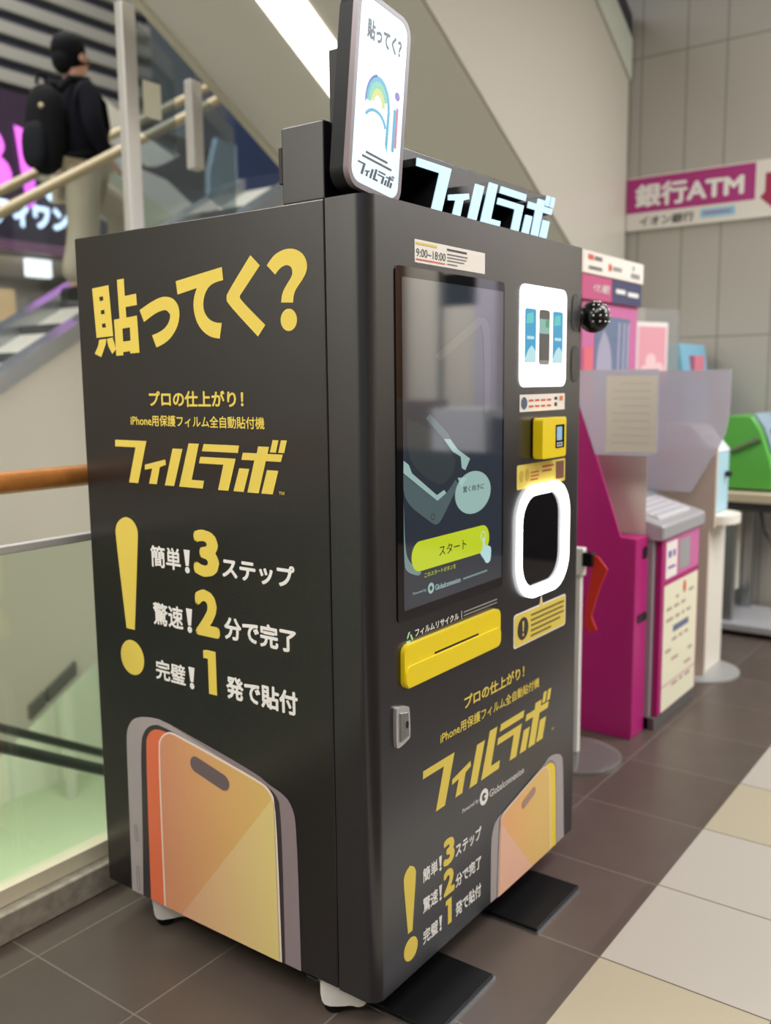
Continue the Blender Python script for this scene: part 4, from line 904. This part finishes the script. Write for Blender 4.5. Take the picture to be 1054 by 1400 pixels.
ed = [('pelvis', 'waist'), ('waist', 'chest'), ('chest', 'neck0'), ('neck0', 'neck1'), ('neck1', 'jaw'), ('jaw', 'head'), ('head', 'crown'), ('head', 'noseb'), ('noseb', 'nose'), ('jaw', 'chin')]
for s in 'RL': ed += [('chest', 'sh'+s), ('sh'+s, 'el'+s), ('el'+s, 'wr'+s), ('wr'+s, 'ha'+s), ('pelvis', 'hp'+s), ('hp'+s, 'kn'+s), ('kn'+s, 'an'+s), ('an'+s, 'to'+s)]
fing = {}
for s, q in (('R', -1), ('L', 1)):
    for k in range(4):
        fing['f%s%d' % (s, k)] = (P(.215, q*(.175+.014*k), .915-.004*abs(k-1)), .0085); fing['g%s%d' % (s, k)] = (P(.235, q*(.172+.014*k), .885), .0075)
        ed += [('ha'+s, 'f%s%d' % (s, k)), ('f%s%d' % (s, k), 'g%s%d' % (s, k))]
    fing['t'+s] = (P(.185, q*.155, .915), .0095); fing['u'+s] = (P(.205, q*.15, .89), .0085); ed += [('wr'+s, 't'+s), ('t'+s, 'u'+s)]
body_nodes.update(fing)
body = skin('body', body_nodes, ed, skin_m, person)
for q in (-1, 1): MB().ball(P(.03, q*.088, 1.645), .022, .012, .032, 12).obj('ear', skin_m, person)
for q in (-1, 1): MB().ball(P(.112, q*.033, 1.668), .008, .012, .008, 10).obj('eye', black_p, person)
MB().ball(P(.118, 0, 1.592), .008, .024, .006, 10).obj('mouth', mat('lip', (170, 100, 92), .5), person)
hair = MB()
for i in range(90):
    a, e = random.uniform(0, 6.28), random.uniform(-.2, 1.5)
    d = Vector((math.cos(a)*math.cos(e), math.sin(a)*math.cos(e), math.sin(e)))
    if d.x > .45 and d.z < .55: continue
    hair.ball(Vector(P(-.005, 0, 1.69))+Vector((d.x*.098, d.y*.094, d.z*.10)), .02, .02, .028, 8)
hair.ball(P(-.01, 0, 1.70), .118, .108, .112).ball(P(-.06, 0, 1.62), .065, .08, .09)
hair.obj('hair', mat('black_hair', (12, 13, 17), .85, spec=.2), person)
navy = mat('navy_jacket', (12, 14, 23), .95, spec=.2)
jn = {'pel': (P(.03, 0, .88), (.21, .20)), 'wai': (P(.03, 0, 1.05), (.20, .19)), 'che': (P(.02, 0, 1.30), (.19, .17)), 'nec': (P(.0, 0, 1.46), (.085, .08)), 'col': (P(.01, 0, 1.50), (.075, .075))}
je = [('pel', 'wai'), ('wai', 'che'), ('che', 'nec'), ('nec', 'col')]
for s, q in (('R', -1), ('L', 1)):
    jn['s'+s] = (P(0, q*.18, 1.40), .085); jn['e'+s] = (P(-.03, q*.26, 1.13), .07); jn['w'+s] = (P(.11, q*.215, .99), .052)
    je += [('che', 's'+s), ('s'+s, 'e'+s), ('e'+s, 'w'+s)]
skin('jacket', jn, je, navy, person)
beige_t = mat('beige_trousers', (178, 166, 140), .7)
tn = {'pel': (P(0, 0, .90), (.17, .15)), 'hR': (P(-.02, -.09, .84), .13), 'kR': (P(-.03, -.10, .48), .115), 'aR': (P(-.14, -.10, .11), .10),
      'hL': (P(.05, .07, .84), .13), 'kL': (P(.44, .05, .70), .13), 'aL': (P(.41, .08, .35), .10)}
skin('trousers', tn, [('pel', 'hR'), ('hR', 'kR'), ('kR', 'aR'), ('pel', 'hL'), ('hL', 'kL'), ('kL', 'aL')], beige_t, person)
for q, x, z in ((-1, -.14, 0), (1, .42, .225)):
    MB().solid([chaikin([(-.07, 0), (.20, 0), (.205, .035), (.14, .06), (.05, .10), (-.06, .10), (-.085, .05)], 70)], lambda u, v, h: P(x+u, h, z+v), q*.10-.045, q*.10+.045).obj('shoe', black_p, person, bevel=.015)
pk_ = thing('backpack', 'black backpack worn by the person on the escalator', 'backpack', P(-.28, 0, .86))
bpm = mat('backpack_black', (15, 16, 20), .9, spec=.2); bpm2 = mat('backpack_grey', (24, 27, 33), .9, spec=.2)
def lump(loc, rad, e=2.6):
    m = MB(); m.ball((0, 0, 0), 1, n=28)
    for v in m.bm.verts:
        n = sum(abs(c)**e for c in v.co)**(1/e); v.co /= n
        v.co = Vector((v.co.x*rad[0], v.co.y*rad[1], v.co.z*rad[2])) + Vector(loc)
    return m
lump(P(-.225, 0, 1.13), (.10, .15, .29)).obj('main_bag', bpm, pk_)
lump(P(-.315, 0, 1.02), (.045, .12, .15)).obj('front_pocket', bpm2, pk_)
MB().tube([P(-.2, 0, 1.42), P(-.2, 0, 1.48), P(-.26, 0, 1.48), P(-.27, 0, 1.42)], .014, 10).obj('grab_loop', bpm, pk_)
for q in (-1, 1): MB().tube([P(-.17, q*.10, 1.38), P(-.09, q*.11, 1.47), P(.05, q*.115, 1.49), P(.17, q*.12, 1.36), P(.185, q*.13, 1.2), P(.1, q*.17, 1.02), P(-.16, q*.14, .95)], .02, 10, flat=1.4).obj('strap', bpm, pk_)
MB().ball(P(-.315, -.10, 1.25), .018, n=10).obj('buckle', mat('buckle_cream', (196, 180, 150), .4), pk_)
